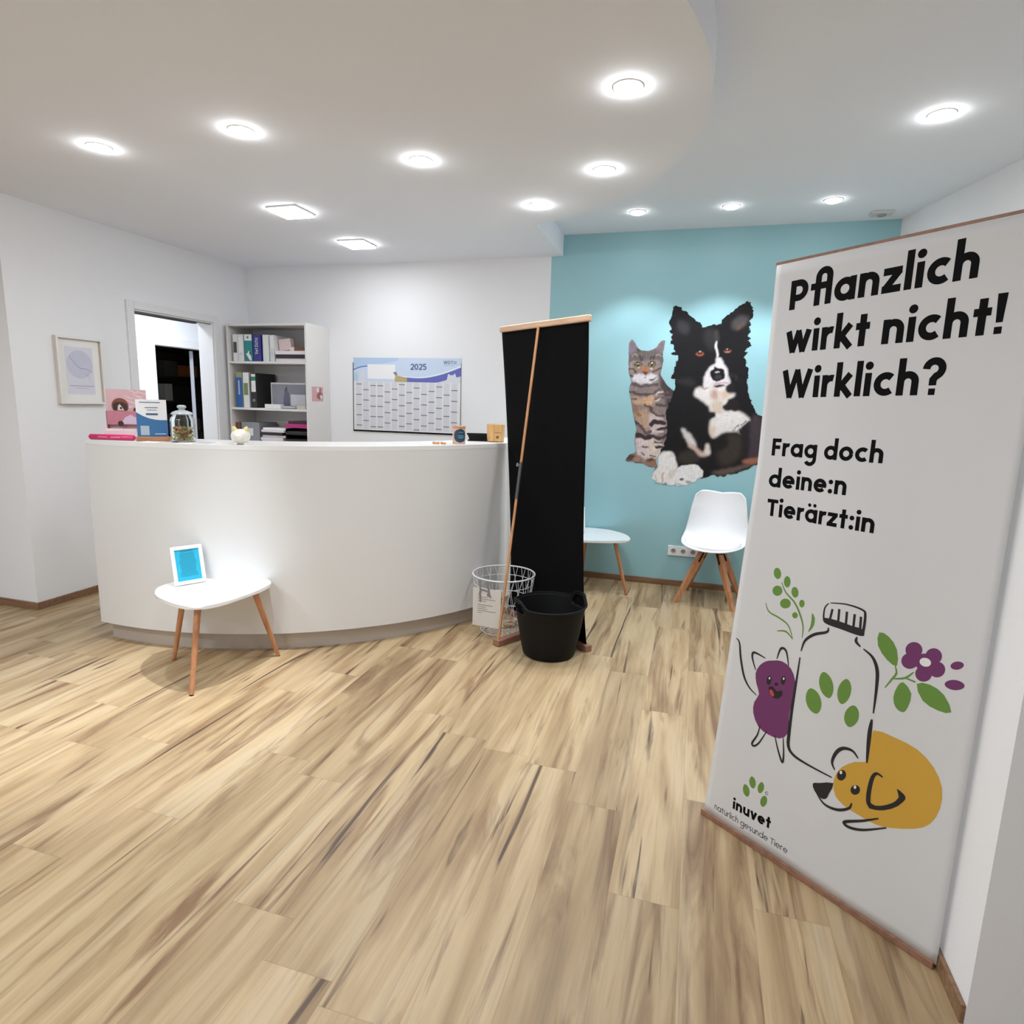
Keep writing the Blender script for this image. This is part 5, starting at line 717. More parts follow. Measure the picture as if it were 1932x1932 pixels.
def paint(base, animal, amp):
    img = np.ones((nz, nx, 3)) * np.array(lin(base))
    for an, rgb, soft, wd, pts in PAINT:
        if an != animal: continue
        if wd:
            m = np.zeros((nz, nx), bool); hw = wd * .001 / 2
            pp = smooth_open([(x, z, 0) for x, z in pts], 4)
            for (ax, az, _), (bx, bz, _) in zip(pp[:-1], pp[1:]):
                dx, dz = bx - ax, bz - az; q = np.clip(((gx + wx - ax) * dx + (gz + wz - az) * dz) / (dx * dx + dz * dz + 1e-12), 0, 1)
                m |= np.hypot(gx + wx - ax - q * dx, gz + wz - az - q * dz) < hw
            m = blur(m.astype(float), soft * .001 / STEP * .5)
        else:
            m = mask([p[:2] for p in smooth_closed([(x, z, 0) for x, z in pts], 4)], soft, .8)
        img = img * (1 - m[..., None]) + np.array(lin(rgb)) * m[..., None]
    return np.clip(img * (1 + amp * (.6 * fur + .4 * fur2))[..., None], 0, 1)
M_MURAL = attr_mat('printed_wallpaper', .7)
M_MURAL.node_tree.nodes['Principled BSDF'].inputs['Specular IOR Level'].default_value = .25
def picture(name, img, sil, parent, y):
    idx = np.full((nz + 1, nx + 1), -1); ii, jj = np.nonzero(sil)
    for di in (0, 1):
        for dj in (0, 1): idx[ii + di, jj + dj] = 0
    vi = np.nonzero(idx == 0); idx[vi] = np.arange(len(vi[0]))
    verts = np.stack([gx0 + vi[1] * STEP, np.full(len(vi[0]), y), gz0 + vi[0] * STEP], 1)
    faces = np.stack([idx[ii, jj], idx[ii, jj + 1], idx[ii + 1, jj + 1], idx[ii + 1, jj]], 1)
    me = bpy.data.meshes.new(name); me.from_pydata(verts.tolist(), [], faces.tolist())
    ca = me.color_attributes.new('print', 'FLOAT_COLOR', 'POINT')
    ip = np.pad(img, ((0, 1), (0, 1), (0, 0)), mode='edge')
    c4 = np.ones((len(verts), 4), np.float32); c4[:, :3] = ip[vi[0], vi[1]]
    ca.data.foreach_set('color', c4.ravel())
    me.materials.append(M_MURAL)
    o = bpy.data.objects.new(name, me); col.objects.link(o); o.parent = parent
    return o
t = thing('wall_picture', 'large print of a tabby cat and a black and white dog on the teal wall', 'wall picture', (0, D, 0))
sil_c = mask([p[:2] for p in smooth_closed([(x, z, 0) for x, z in CAT], 3)], 0, .5) > .5
sil_d = mask(DOG, 0, 1.3) > .5
picture('cat_picture', paint((134, 120, 118), 'c', .12), sil_c & ~sil_d, t, -.002)
picture('dog_picture', paint((21, 19, 22), 'd', .07), sil_d, t, -.002)

# ---------------------------------------------------------------- socket strip
t = thing('wall_socket', 'white triple wall socket on the teal wall left of the chair', 'socket', (-.03, D, .306))
b = MB(); b.box(-.125, .125, -.010, 0, -.042, .042, .003); b.build('frame', M_WHITE, t)
for x in (-.08, 0, .08):
    b = MB(); b.lathe([(.020, -.002), (.0205, .0025), (.0245, .003), (.026, .0)], n=24, M=Matrix.Translation((x, -.010, 0)) @ Matrix.Rotation(PI / 2, 4, 'X')); s = b.build('socket', M_WHITE, t)
    b = MB(); b.lathe([(.0005, .0006), (.0195, .0006)], n=24, M=Matrix.Translation((x, -.010, 0)) @ Matrix.Rotation(PI / 2, 4, 'X')); b.build('recess', mat('socket_recess', (150, 150, 152), .5), s)
    b = MB()
    for dx in (-.008, .008): b.lathe([(.0004, .0012), (.003, .0012)], n=10, M=Matrix.Translation((x + dx, -.010, 0)) @ Matrix.Rotation(PI / 2, 4, 'X'))
    b.build('pin_hole', M_BLACK, s)

# ---------------------------------------------------------------- little side tables
TOP = [(-2.70, 2.537), (-2.79, 2.69), (-2.702, 2.879), (-2.542, 2.975), (-2.394, 2.985), (-2.285, 2.947), (-2.246, 2.818), (-2.257, 2.641), (-2.29, 2.506), (-2.363, 2.434), (-2.522, 2.454)]
TCX, TCY = -2.45, 2.69
def make_table(label):
    t = thing('side_table', label, 'table', (TCX, TCY, 0), 0, 'small white side tables')
    p = smooth_closed([(x - TCX, y - TCY, 0) for x, y in TOP], 6)
    b = MB(); b.prism([(x, y) for x, y, _ in p], .428, .446, bev=.006, smooth=True); b.build('table_top', mat('table_lacquer', (236, 236, 238), .17, coat=.4), t)
    for fx, fy, k in ((.106, -.314, .62), (.197, .25, .62), (-.318, .008, .66)):
        b = MB(); b.tube([(fx * k, fy * k, .428), (fx * (k + (1 - k) * .5), fy * (k + (1 - k) * .5), .216), (fx, fy, .004)], [.0165, .015, .0115], 14); lg = b.build('leg', M_WOODLEG, t)
        b = MB(); b.tube([(fx, fy, .004), (fx, fy, 0)], [.0105, .0105], 12); b.build('foot_pad', M_BLACK, lg)
        b = MB(); b.lathe([(.028, .428), (.028, .424), (.0005, .424)], fx * k, fy * k, n=16); b.build('mounting_plate', M_METAL, t)
    return t
tab1 = make_table('white egg shaped side table with wooden legs in front of the reception desk')
tab2 = copy_tree(tab1); tab2.location = (-.752, 4.985, 0); tab2.rotation_euler = (0, 0, math.radians(-66))
tab2['label'] = 'white side table by the teal wall, half hidden behind the black stand'
def make_frame(label, loc, rz):
    t = thing('standing_notice', label, 'notice', loc, rz, 'turquoise notices in white frames')
    T = Matrix.Rotation(math.radians(-14), 4, 'X'); W2, H = .083, .215
    b = MB()
    for q in [(-W2, W2, -.016, 0, 0, .020), (-W2, W2, -.016, 0, H - .02, H), (-W2, -W2 + .02, -.016, 0, .02, H - .02), (W2 - .02, W2, -.016, 0, .02, H - .02)]: b.box(*q, .004, M=T)
    b.build('frame', M_WHITE, t)
    b = MB(); b.box(-W2 + .018, W2 - .018, -.010, -.004, .018, H - .018, M=T); b.build('notice', mat('turquoise_paper', (26, 158, 190), .6), t)
    FM = lambda u, v, l: T @ Vector((u, -.0104 - l, v))
    b = MB(); ribbon(b, [(-.032, .186), (.032, .186)], .006, FM, .0005); rr = random.Random(4)
    for k in range(18):
        hw = .036 + .012 * rr.random(); ribbon(b, [(-hw, .173 - .0074 * k), (hw, .173 - .0074 * k)], .0020, FM, .0005)
    b.build('lettering', mat('notice_ink', (22, 120, 146), .6), t)
    b = MB(); b.prism([(-.03, 0), (.03, 0), (.02, .15), (-.02, .15)], -.003, 0, M=Matrix.Translation((0, .085, 0)) @ Matrix.Rotation(math.radians(22), 4, 'X') @ Matrix.Rotation(PI / 2, 4, 'X')); b.build('stand', M_GREY, t)
    return t
f1 = make_frame('turquoise notice in a white frame standing on the table by the desk', (-2.662, 2.742, .448), math.radians(61))
f2 = copy_tree(f1); f2.location = (-.905, 5.03, .448); f2.rotation_euler = (0, 0, math.radians(22)); f2['label'] = 'turquoise notice in a white frame peeking out behind the black stand'

# ---------------------------------------------------------------- shell chair
ch = thing('shell_chair', 'white plastic shell chair with splayed wooden legs by the teal wall', 'chair', (.19, 5.005, 0), math.radians(-11))
prof = smooth_open([(-.235, .438, 0), (-.17, .440, 0), (-.05, .430, 0), (.07, .430, 0), (.13, .452, 0), (.175, .52, 0), (.205, .62, 0), (.228, .74, 0), (.240, .835, 0)], 6)
def shell_w(s):
    if s < .45: q = 1 - s / .45; return .250 * max(0.0, 1 - q ** 2.6) ** .5 if q < 1 else 0.0
    return .250 - .068 * ((s - .45) / .55) ** 1.5
def shell_pt(s, k):
    i = min(len(prof) - 1.001, s * (len(prof) - 1)); a = int(i); f = i - a
    y = prof[a][0] * (1 - f) + prof[a + 1][0] * f; z = prof[a][1] * (1 - f) + prof[a + 1][1] * f
    w = max(.02, shell_w(s)); x = w * k
    rise = .055 * abs(k) ** 2.6 * min(1, s / .35)
    e = max(0, (s - .5) / .5)
    zz = z + rise * (1 - e) ; yy = y - rise * 1.3 * min(1, e * 1.6)
    if s > .9:                                           # soft top corners and a dip in the middle
        q = (s - .9) / .1
        zz += q * (.014 * math.sin(min(1, abs(k) * 1.25) * PI * .5)) - .040 * q ** 2 * max(0, (abs(k) - .72) / .28) ** 2.5
    if s < .12: yy += 0.0
    return Vector((x, yy, zz))
b = MB(); b.grid([[shell_pt(i / 44, -1 + 2 * j / 28) for j in range(29)] for i in range(45)]); o = b.build('shell', mat('shell_plastic', (236, 237, 240), .35), ch)
md = o.modifiers.new('thickness', 'SOLIDIFY'); md.thickness = .009; md.offset = 0
cu = []
for i in range(48):
    a = 2 * PI * i / 48; x = .215 * math.cos(a); y = -.02 + .195 * math.sin(a)
    if y > .06: x *= .97
    cu.append((x, y))
b = MB()
ring = []
for zf, sc_ in ((.437, .93), (.446, 1.0), (.462, .995), (.472, .94), (.476, .75), (.478, .4), (.478, .02)):
    ring.append([Vector((x * sc_, -.02 + (y + .02) * sc_, zf + .02 * (max(0, abs(x) - .12) / .1) ** 2 * (sc_ > .9))) for x, y in cu])
R_ = b.grid(ring, closed_u=True); b.cap(R_[-1]); b.cap(R_[0][::-1]); b.build('seat_cushion', mat('cushion_vinyl', (240, 241, 243), .42), ch)
b = MB(); b.box(-.09, .09, -.09, .09, .400, .418, .004); b.box(-.05, .05, -.05, .05, .417, .432); b.build('mounting_plate', M_BLACKP, ch)
for sx, sy in ((-1, -1), (1, -1), (1, 1), (-1, 1)):
    fx, fy = .214 * sx, .192 * sy; hx, hy = .060 * sx, .055 * sy
    dirv = Vector((fx - hx, fy - hy, 0)).normalized(); side = Vector((-dirv.y, dirv.x, 0))
    rows = []
    for q, wa, wb in ((0, .026, .017), (.25, .027, .017), (1, .016, .012)):
        p = Vector((hx + (fx - hx) * q, hy + (fy - hy) * q, .402 * (1 - q)))
        rows.append([p + dirv * wa * a + side * wb * c_ for a, c_ in ((-1, -1), (1, -1), (1, 1), (-1, 1))])
    b = MB(); R_ = b.grid(rows, closed_u=True, smooth=False); b.cap(R_[0][::-1]); b.cap(R_[-1]); lg = b.build('leg', M_WOODLEG, ch)
    b = MB(); p0 = Vector((hx, hy, .402)); p1 = p0 + Vector((fx - hx, fy - hy, -.402)) * .2
    b.tube([p0 - dirv * .028, p1 - dirv * .031], .006, 6); b.tube([p0 + side * .020, p1 + side * .020], .006, 6); b.tube([p0 - side * .020, p1 - side * .020], .006, 6); b.build('bracket', M_BLACKP, ch)

# ---------------------------------------------------------------- black roll-up stand seen from behind
st = thing('banner_stand', 'tall black banner stand seen from behind with wooden rails and a diagonal pole', 'banner stand', (-.88, 3.90, 0), math.atan2(-.61, .79))
top_dx, top_dy = -.061, -.063
def stand_f(u, z):
    q = z / 1.97
    hw = .428 - .05 * math.sin(PI * min(1, q) ** .6) ** 1.2
    return Vector((top_dx * q + u * hw, top_dy * q + .012 * math.sin(u * 3.1 + z * 1.7) * math.sin(PI * q) + .02 * u * u * math.sin(PI * q), z))
b = MB(); b.grid([[stand_f(-1 + 2 * i / 28, .035 + (1.975 - .035) * j / 48) for i in range(29)] for j in range(49)]); o = b.build('fabric', M_BLACKC, st)
md = o.modifiers.new('thickness', 'SOLIDIFY'); md.thickness = .0015; md.offset = 0
b = MB(); b.box(-.437 + top_dx, .437 + top_dx, top_dy - .016, top_dy + .016, 1.962, 2.0, .006); b.build('top_rail', M_BAMBOO, st)
b = MB(); b.box(-.437, .437, -.026, .026, 0.0, .040, .004); b.build('base_rail', M_BASEW, st)
b = MB(); T = Matrix.Rotation(math.atan2(.058, .434), 4, 'Z'); b.box(-.026, .026, -.44, -.027, 0.0, .040, .004, M=T); b.build('foot', M_BASEW, st)
P0, P1 = Vector((.056, -.415, .030)), Vector((top_dx, top_dy - .024, 1.966))
pt = lambda q: P0.lerp(P1, q)
b = MB(); b.tube([pt(0), pt(.46)], .0085, 12); b.tube([pt(.56), pt(1)], .0085, 12); pole = b.build('pole', M_POLE, st)
b = MB(); b.tube([pt(.455), pt(.572)], .0105, 14); sl = b.build('pole_sleeve', mat('sleeve_grey', (92, 90, 92), .4, metal=.6), pole)
b = MB(); q = pt(.562); b.tube([q, q + Vector((-.028, -.004, .0))], .003, 8); b.tube([q + Vector((-.030 - .008 * math.cos(a * PI / 6), -.004, .010 * math.sin(a * PI / 6))) for a in range(12)], .002, 6, closed=True); b.build('wing_screw', M_METAL, pole)

# ---------------------------------------------------------------- wire basket with hanging card
M_WIRE = mat('white_wire', (214, 214, 216), .35)
bk = thing('wire_basket', 'round white wire basket standing between the desk and the black tub', 'basket', (-1.150, 3.825, 0))
R0, R1, BH = .150, .205, .385
def bp(a, q): r = R0 + (R1 - R0) * q; return Vector((r * math.cos(a), r * math.sin(a), .006 + (BH - .006) * q))
ringp = lambda q, n=48: [bp(2 * PI * k / n, q) for k in range(n)]
b = MB(); b.tube(ringp(1), .0055, 10, closed=True); b.build('rim', M_WIRE, bk)
b = MB()
for q in (.84, .55, .28, .0): b.tube(ringp(q), .0022, 6, closed=True)
NW = 20
for k in range(NW):
    a = 2 * PI * k / NW
    b.tube([bp(a, 0), bp(a + .30, .5), bp(a + .12, 1)], .0017, 5); b.tube([bp(a, 0), bp(a - .30, .5), bp(a - .02, 1)], .0017, 5)
b.build('wire_mesh', M_WIRE, bk)
b = MB()
for k in range(NW):
    a = 2 * PI * k / NW; b.tube([(.03 * math.cos(a), .03 * math.sin(a), .004), (R0 * math.cos(a), R0 * math.sin(a), .006)], .0022, 5)
b.tube([(.03 * math.cos(k * PI / 12), .03 * math.sin(k * PI / 12), .004) for k in range(24)], .0028, 6, closed=True); b.build('base_grid', M_WIRE, bk)
cd = thing('hanging_card', 'pale printed card tied with grey ribbon to the wire basket rim', 'card', (-1.150, 3.825, 0), math.radians(9))
T = Matrix.Translation((-.075, -.222, .305)) @ rotz(math.radians(-14))
b = MB(); b.box(-.096, .096, -.001, .001, -.215, .035, M=T); b.build('card', mat('card_paper', (206, 202, 196), .65), cd)
CM = lambda u, v, l: T @ Vector((u, -.0012 - l, v))
b = MB(); rr = random.Random(8)
for k in range(9):
    if k in (3,): continue
    ribbon(b, [(-.062, -.022 - .013 * k), (-.062 + (.05 + .075 * rr.random() if k < 8 else .03), -.022 - .013 * k)], .0034, CM, .0004)
b.build('lettering', mat('card_ink', (120, 112, 112), .7), cd)
b = MB()
for u in (-.045, .012):
    ribbon(b, [(u, .088), (u + .002, .02), (u - .004, -.012)], .012, lambda a, v, l: T @ Vector((a, -.003 - l, v)), .003)
ribbon(b, [(-.048, .03), (.02, .018)], .012, CM, .004); ribbon(b, [(-.045, .02), (-.043, -.055)], .009, CM, .0045); ribbon(b, [(.012, .02), (.028, -.02)], .009, CM, .0045)
b.build('ribbon', mat('grey_ribbon', (122, 124, 130), .5), cd)
for k, (x, y, z, s, rgb, lab) in enumerate([(.045, .02, .024, 1.0, (196, 160, 120), 'tan chew toy lying lowest in the wire basket'), (.075, .045, .055, .8, (216, 196, 168), 'cream chew toy resting against the side in the wire basket'), (.03, .06, .030, .8, (176, 132, 100), 'brown chew toy at the back of the wire basket')]):
    b = MB(); b.tube([(-.04 * s, 0, 0), (-.03 * s, .004, .006), (0, 0, .004), (.03 * s, -.004, 0), (.042 * s, 0, .002)], [.010 * s, .017 * s, .011 * s, .017 * s, .010 * s], 10)
    o = b.build('chew_toy', mat('chew_%d' % k, rgb, .7, var=.15, vscale=40), loc=(-1.150 + x, 3.825 + y, z)); o.rotation_euler = (.1 * k, .3 * k, .7 + 1.3 * k); tag(o, lab, 'dog chew', 'chews in the wire basket')

# ---------------------------------------------------------------- black flexible tub
tb = thing('flexible_tub', 'round black rubber tub with two loop handles on the floor', 'tub', (-.765, 3.535, 0))
HA = (math.radians(219), math.radians(43))
def bump(a):
    d = min(abs(math.atan2(math.sin(a - h), math.cos(a - h))) for h in HA)
    return math.exp(-(d / .36) ** 4)
NT = 96
def tub_pt(a, q):
    top = .318 + .038 * bump(a); z = top * q
    r = .150 + (.208 - .150) * min(1, z / .318) ** .9 + .010 * max(0, q - .97) / .03
    if q < .05: r -= .012 * (1 - q / .05)
    return Vector((r * math.cos(a), r * math.sin(a), z))
qs = [0, .02, .05, .15, .3, .45, .6, .7, .74, .78, .82, .86, .9, .94, .97, 1.0]
b = MB(); V = [[b.bm.verts.new(tub_pt(2 * PI * k / NT, q)) for k in range(NT)] for q in qs]
for i in range(len(qs) - 1):
    for k in range(NT):
        a = 2 * PI * (k + .5) / NT
        d = min(abs(math.atan2(math.sin(a - h), math.cos(a - h))) for h in HA)
        zc = (qs[i] + qs[i + 1]) / 2
        if ((d / .30) ** 2 + ((zc - .86) / .085) ** 2) < 1: continue
        f = b.bm.faces.new((V[i][k], V[i][(k + 1) % NT], V[i + 1][(k + 1) % NT], V[i + 1][k])); f.smooth = True
f = b.bm.faces.new(V[0][::-1]); o = b.build('body', M_BLACKP, tb)
md = o.modifiers.new('thickness', 'SOLIDIFY'); md.thickness = .006; md.offset = -1
b = MB(); b.tube([tub_pt(2 * PI * k / NT, 1) for k in range(NT)], .0055, 8, closed=True); b.build('rolled_rim', M_BLACKP, tb)
for h in HA:
    b = MB(); b.tube([tub_pt(h - .27 + .54 * k / 12, 1) for k in range(13)], [.006] + [.0085] * 11 + [.006], 10); b.build('handle', M_BLACKP, tb)

# ---------------------------------------------------------------- printed banner in the foreground
BO = Vector((.129, 2.237, 0)); BE = Vector((.605, -.491, 0)).normalized(); BN = Vector((BE.y, -BE.x, 0))
def bw(u, v): return .0045 * math.sin(u * 16 + v * 1.2) * (.25 + .75 * math.sin(PI * min(1, v / 1.97))) - .03 * max(0, .18 - u) ** 1.5
def bf(u, v, l=0.0): return BO + BE * u + Vector((0, 0, v)) + BN * (bw(u, v) + l)
bn = thing('pull_up_banner', 'tall white advertising banner with black headline and bottle drawing', 'banner')
BN_W = .784
def left_edge(v):
    return .092 * min(1, (max(0, v) / 1.35)) ** .8 if v < 1.35 else .092
b = MB(); rows = []
for j in range(57):
    v = .018 + (1.962 - .018) * j / 56; u0 = left_edge(v)
    rows.append([bf(u0 + (BN_W - u0) * i / 36, v + .03 * (u0 + (BN_W - u0) * i / 36 - .09) * j / 56 - .022 * j / 56) for i in range(37)])
b.grid(rows); o = b.build('sheet', M_BANNER, bn)
md = o.modifiers.new('thickness', 'SOLIDIFY'); md.thickness = .001; md.offset = 0
b = MB(); a0, a1 = bf(.088, 1.945, -.004), bf(BN_W + .004, 1.966, -.004); ex = (a1 - a0); L_ = ex.length; ex.normalize(); ez = Vector((0, 0, 1)); ez = (ez - ex * ez.dot(ex)).normalized(); ey = ez.cross(ex)
T = Matrix(((ex.x, ey.x, ez.x, a0.x), (ex.y, ey.y, ez.y, a0.y), (ex.z, ey.z, ez.z, a0.z), (0, 0, 0, 1)))
b.box(0, L_, -.003, .010, -.010, .004, .001, M=T); b.build('top_rail', M_BASEW, bn)
T = Matrix(((BE.x, -BN.x, 0, BO.x), (BE.y, -BN.y, 0, BO.y), (0, 0, 1, 0), (0, 0, 0, 1)))
b = MB(); b.box(-.004, .778, -.006, .030, 0, .022, .002, M=T); b.build('base_rail', M_BASEW, bn)
b = MB(); b.tube([T @ Vector((.39, .012, .02)), T @ Vector((.43, .016, 1.94))], .008, 10); b.build('pole', M_POLE, bn)
LINES = [('P\ufb02anzlich', .1483, 1.8005, .6385, 1.8284, .0995, .192), ('wirkt nicht!', .1490, 1.6733, .7079, 1.6922, .0985, .192), ('Wirklich?', .1485, 1.5372, .5969, 1.5491, .0975, .192)]
b = MB()
for tx, u0, v0, u1, v1, asc, s in LINES: text_mesh(b, tx, u0, v0, u1, v1, asc, s, bf, .0008)
b.build('headline_lettering', M_BLACK, bn)
b = MB()
for tx, u0, v0, u1, v1, asc, s in [('Frag doch', .1371, 1.3557, .4771, 1.3624, .0635, .182), ('deine:n', .1371, 1.2551, .3896, 1.2617, .0635, .182), ('Tierärzt:in', .1401, 1.1617, .4782, 1.1656, .0635, .182)]: text_mesh(b, tx, u0, v0, u1, v1, asc, s, bf, .0008)
b.build('question_lettering', M_BLACK, bn)
b = MB(); text_mesh(b, 'inuvet', .1245, .0975, .270, .106, .046, .20, bf, .0008); b.build('logo_lettering', M_BLACK, bn)
b = MB(); text_mesh(b, 'natürlich gesunde Tiere', .050, .0515, .338, .0575, .026, .10, bf, .0008); b.build('slogan_lettering', mat('slogan_ink', (44, 44, 46), .6), bn)
MOTIF = {}
INK = {}
def ink(rgb):
    if rgb not in INK:
        m = bpy.data.materials.new('ink_%d' % len(INK)); m.use_nodes = True; q = m.node_tree.nodes['Principled BSDF']
        q.inputs['Base Color'].default_value = rgb + (1,); q.inputs['Roughness'].default_value = .6; INK[rgb] = m
    return INK[rgb]
for mo, layer, rgb, wd, pts in BANNER_ART: MOTIF.setdefault(mo, []).append((layer, rgb, wd, pts))
for mo, it in MOTIF.items():
    b = MB(); mats = []
    for layer, rgb, wd, pts in it:
        if ink(rgb) not in mats: mats.append(ink(rgb))
        n0 = len(b.bm.faces)
        if wd: ribbon(b, [p[:2] for p in smooth_open([(u, v, 0) for u, v in pts], 6)], wd * .8, bf, .0006 + .0003 * layer, taper=len(pts) > 2)
        else: fpoly(b, [p[:2] for p in smooth_closed([(u, v, 0) for u, v in pts], 2)], bf, .0006 + .0003 * layer)
        b.bm.faces.ensure_lookup_table()
        for f in b.bm.faces[n0:]: f.material_index = mats.index(ink(rgb))
    b.build(mo, mats, bn)

# ---------------------------------------------------------------- things on the desk
DT = 1.222
def desk_at(ang, r): x, y = on_desk(ang, r); return (x, y, DT)
t = thing('brochure_display', 'pink cardboard display with a dog photo at the left end of the desk', 'display', desk_at(267.9, 1.905), math.radians(27))
M_PINK = mat('display_pink', (212, 174, 180), .5, var=.06, vscale=25); M_PINK2 = mat('display_rose', (192, 122, 138), .5, var=.14, vscale=40)
b = MB(); b.box(-.110, .110, .02, .024, 0, .292); b.build('backboard', M_PINK, t)
b = MB(); b.box(-.105, .09, -.006, -.002, .085, .165); b.box(-.105, -.101, -.006, .02, .0, .165); b.build('pocket', M_PINK2, t)
b = MB(); b.box(-.11, .11, -.045, .02, 0, .004); b.box(.086, .090, -.045, .02, .004, .085); b.box(-.110, .106, -.0455, -.043, 0, .050); b.build('tray', mat('display_palepink', (234, 204, 210), .5), t)
DF = lambda u, v, l: Vector((u, .0195 - l, v))
b = MB(); ra_ = random.Random(2)
for k in range(11):
    u0, v0 = -.095 + .19 * ra_.random(), .19 + .09 * ra_.random()
    if math.hypot(u0 + .035, v0 - .195) < .06: u0 += .09
    ribbon(b, smooth_open([(u0 - .03, v0 + .012), (u0 - .008, v0 + .002), (u0 + .014, v0 - .006), (u0 + .03, v0 - .002)]), .0045, DF, .0006, taper=True)
b.build('swirl_pattern', mat('swirl_white', (240, 216, 220), .5), t)
b = MB(); b.poly([DF(-.035 + .046 * math.cos(a * PI / 12), max(.166, .195 + .046 * math.sin(a * PI / 12)), .001) for a in range(24)]); b.build('photo_disc', mat('photo_brown', (128, 66, 44), .5), t)
b = MB(); b.poly([DF(u, v, .0016) for u, v in [(-.072, .17), (-.074, .205), (-.055, .218), (-.02, .217), (.002, .204), (.004, .17)]]); disc(b, .052, .172, .016, DF, .0012, 12); b.build('dog_hair', mat('photo_dark', (52, 34, 32), .5), t)
b = MB(); b.poly([DF(u, v, .0022) for u, v in [(-.05, .168), (-.046, .195), (-.036, .206), (-.028, .194), (-.012, .168)]]); b.build('dog_blaze', mat('photo_white', (222, 206, 200), .5), t)
b = MB(); disc(b, -.030, .182, .006, DF, .0028, 10); b.build('dog_nose', M_BLACK, t)
PK = lambda u, v, l: Vector((u, -.0065 - l, v))
b = MB(); b.poly([PK(u, v, .0005) for u, v in [(-.03, .09), (.09, .088), (.09, .15), (.05, .13), (.03, .145), (.0, .13)]]); b.build('pocket_pattern', mat('pocket_lilac', (214, 190, 214), .5), t)
b = MB(); disc(b, -.028, .092, .016, PK, .001, 16); b.build('pocket_photo', MATS['photo_dark'], t)
for k in range(5):
    t2 = MB(); t2.box(-.028, .028, -.001, .001, 0, .058); o = t2.build('leaflet', mat('leaflet_paper', (236, 222, 220), .6), loc=t.matrix_basis @ Vector((0, 0, 0)))
    x = -.078 + .036 * k; a = t.rotation_euler[2]; p = rotz(a) @ Vector((x, -.022 - .004 * (k % 2), .0045))
    o.location = Vector(t.location) + p; o.rotation_euler = (math.radians(-8), 0, a)
    tag(o, ['leftmost white leaflet in the pink display tray', 'second white leaflet from the left in the pink display tray', 'middle white leaflet in the pink display tray', 'fourth white leaflet from the left in the pink display tray', 'rightmost white leaflet in the pink display tray'][k], 'leaflet', 'leaflets in the pink display')
t = thing('tube_package', 'magenta rounded package lying in front of the pink display', 'package', desk_at(268.4, 2.02), math.radians(12))
b = MB(); b.tube([(-.136, 0, .0165), (-.130, 0, .0165), (.0, 0, .0165), (.130, 0, .0165), (.136, 0, .0165)], [.012, .0162, .0162, .0162, .012], 16); b.build('body', mat('magenta_gloss', (196, 22, 98), .25, coat=.4), t)
b = MB()
for x in (-.045, .03): ribbon(b, [(x - .03, 0), (x + .03, 0)], .004, lambda u, v, l: Vector((u, -.0168, .018 + v)), 0)
b.build('lettering', mat('pale_pink_ink', (232, 150, 186), .4), t)
t = thing('desk_sign', 'blue and white upright card in a wooden foot beside the pink display', 'sign', desk_at(275.0, 1.955), math.radians(38))
b = MB(); b.box(-.086, .086, -.022, .022, 0, .026, .004); b.build('foot', wood('sign_oak', (150, 98, 62), (188, 132, 90), axis=0), t)
b = MB(); b.box(-.080, .076, .0, .003, .024, .238); b.build('card', mat('sign_card', (232, 233, 236), .5), t)
SG = lambda u, v, l: Vector((u, -.0004 - l, v))
cur = lambda u: .118 + .052 * (max(0, (.076 - u) / .156)) ** 2.4 + .004 * u / .076
us = [-.080 + .156 * k / 20 for k in range(21)]
b = MB(); b.poly([SG(-.080, .026, 0), SG(.076, .026, 0)] + [SG(u, cur(u), 0) for u in us[::-1]]); b.build('blue_panel', mat('sign_blue', (54, 108, 158), .5), t)
b = MB(); b.box(-.030, .030, -.0016, -.0004, .150, .160); ribbon(b, [(-.060, .222), (.045, .222)], .004, SG, .0008); ribbon(b, [(-.034, .192), (.032, .192)], .004, SG, .0008); ribbon(b, [(-.024, .178), (.026, .178)], .003, SG, .0008); b.build('lettering', mat('sign_ink', (64, 92, 120), .6), t)
b = MB(); ribbon(b, [(.010, .042), (.066, .042)], .005, SG, .0008); b.build('pale_lettering', mat('sign_pale', (196, 212, 226), .6), t)
b = MB(); b.poly([SG(u, v, .0008) for u, v in [(-.062, .034), (-.018, .034), (-.018, .088), (-.062, .088)]]); b.build('blank_square', mat('sign_square', (170, 186, 200), .6), t)

# glass jar with treats
jx, jy, _ = desk_at(280.5, 1.95)
M_GLASS = bpy.data.materials.new('clear_glass'); M_GLASS.use_nodes = True
nt = M_GLASS.node_tree; g = nt.nodes['Principled BSDF']; g.inputs['Base Color'].default_value = (.93, .97, .96, 1); g.inputs['Roughness'].default_value = .03; g.inputs['Transmission Weight'].default_value = 1.0; g.inputs['IOR'].default_value = 1.45
jar = thing('glass_jar', 'lidded glass jar of coloured treats on the desk', 'jar', (jx, jy, DT))
b = MB(); b.lathe([(.0005, .001), (.058, .001), (.064, .006), (.0645, .03), (.0645, .125), (.060, .140), (.050, .150), (.050, .158), (.047, .158), (.047, .149), (.057, .138), (.0612, .124), (.0612, .03), (.060, .009), (.056, .006), (.0005, .006)], n=48); b.build('body', M_GLASS, jar)
b = MB(); b.lathe([(.0005, .1585), (.057, .1585), (.058, .163), (.050, .172), (.030, .180), (.016, .184), (.015, .190), (.024, .198), (.024, .206), (.016, .212), (.0005, .213)], n=40); b.build('lid', mat('frosted_lid', (206, 214, 220), .25, trans=.35), jar)
rj = random.Random(5); cols = [('yellow', (214, 186, 70)), ('green', (120, 160, 66)), ('orange', (212, 128, 62)), ('brown', (150, 92, 56)), ('cream', (222, 206, 160))]
protos = {}; n = 0; z = .0195; pos = []
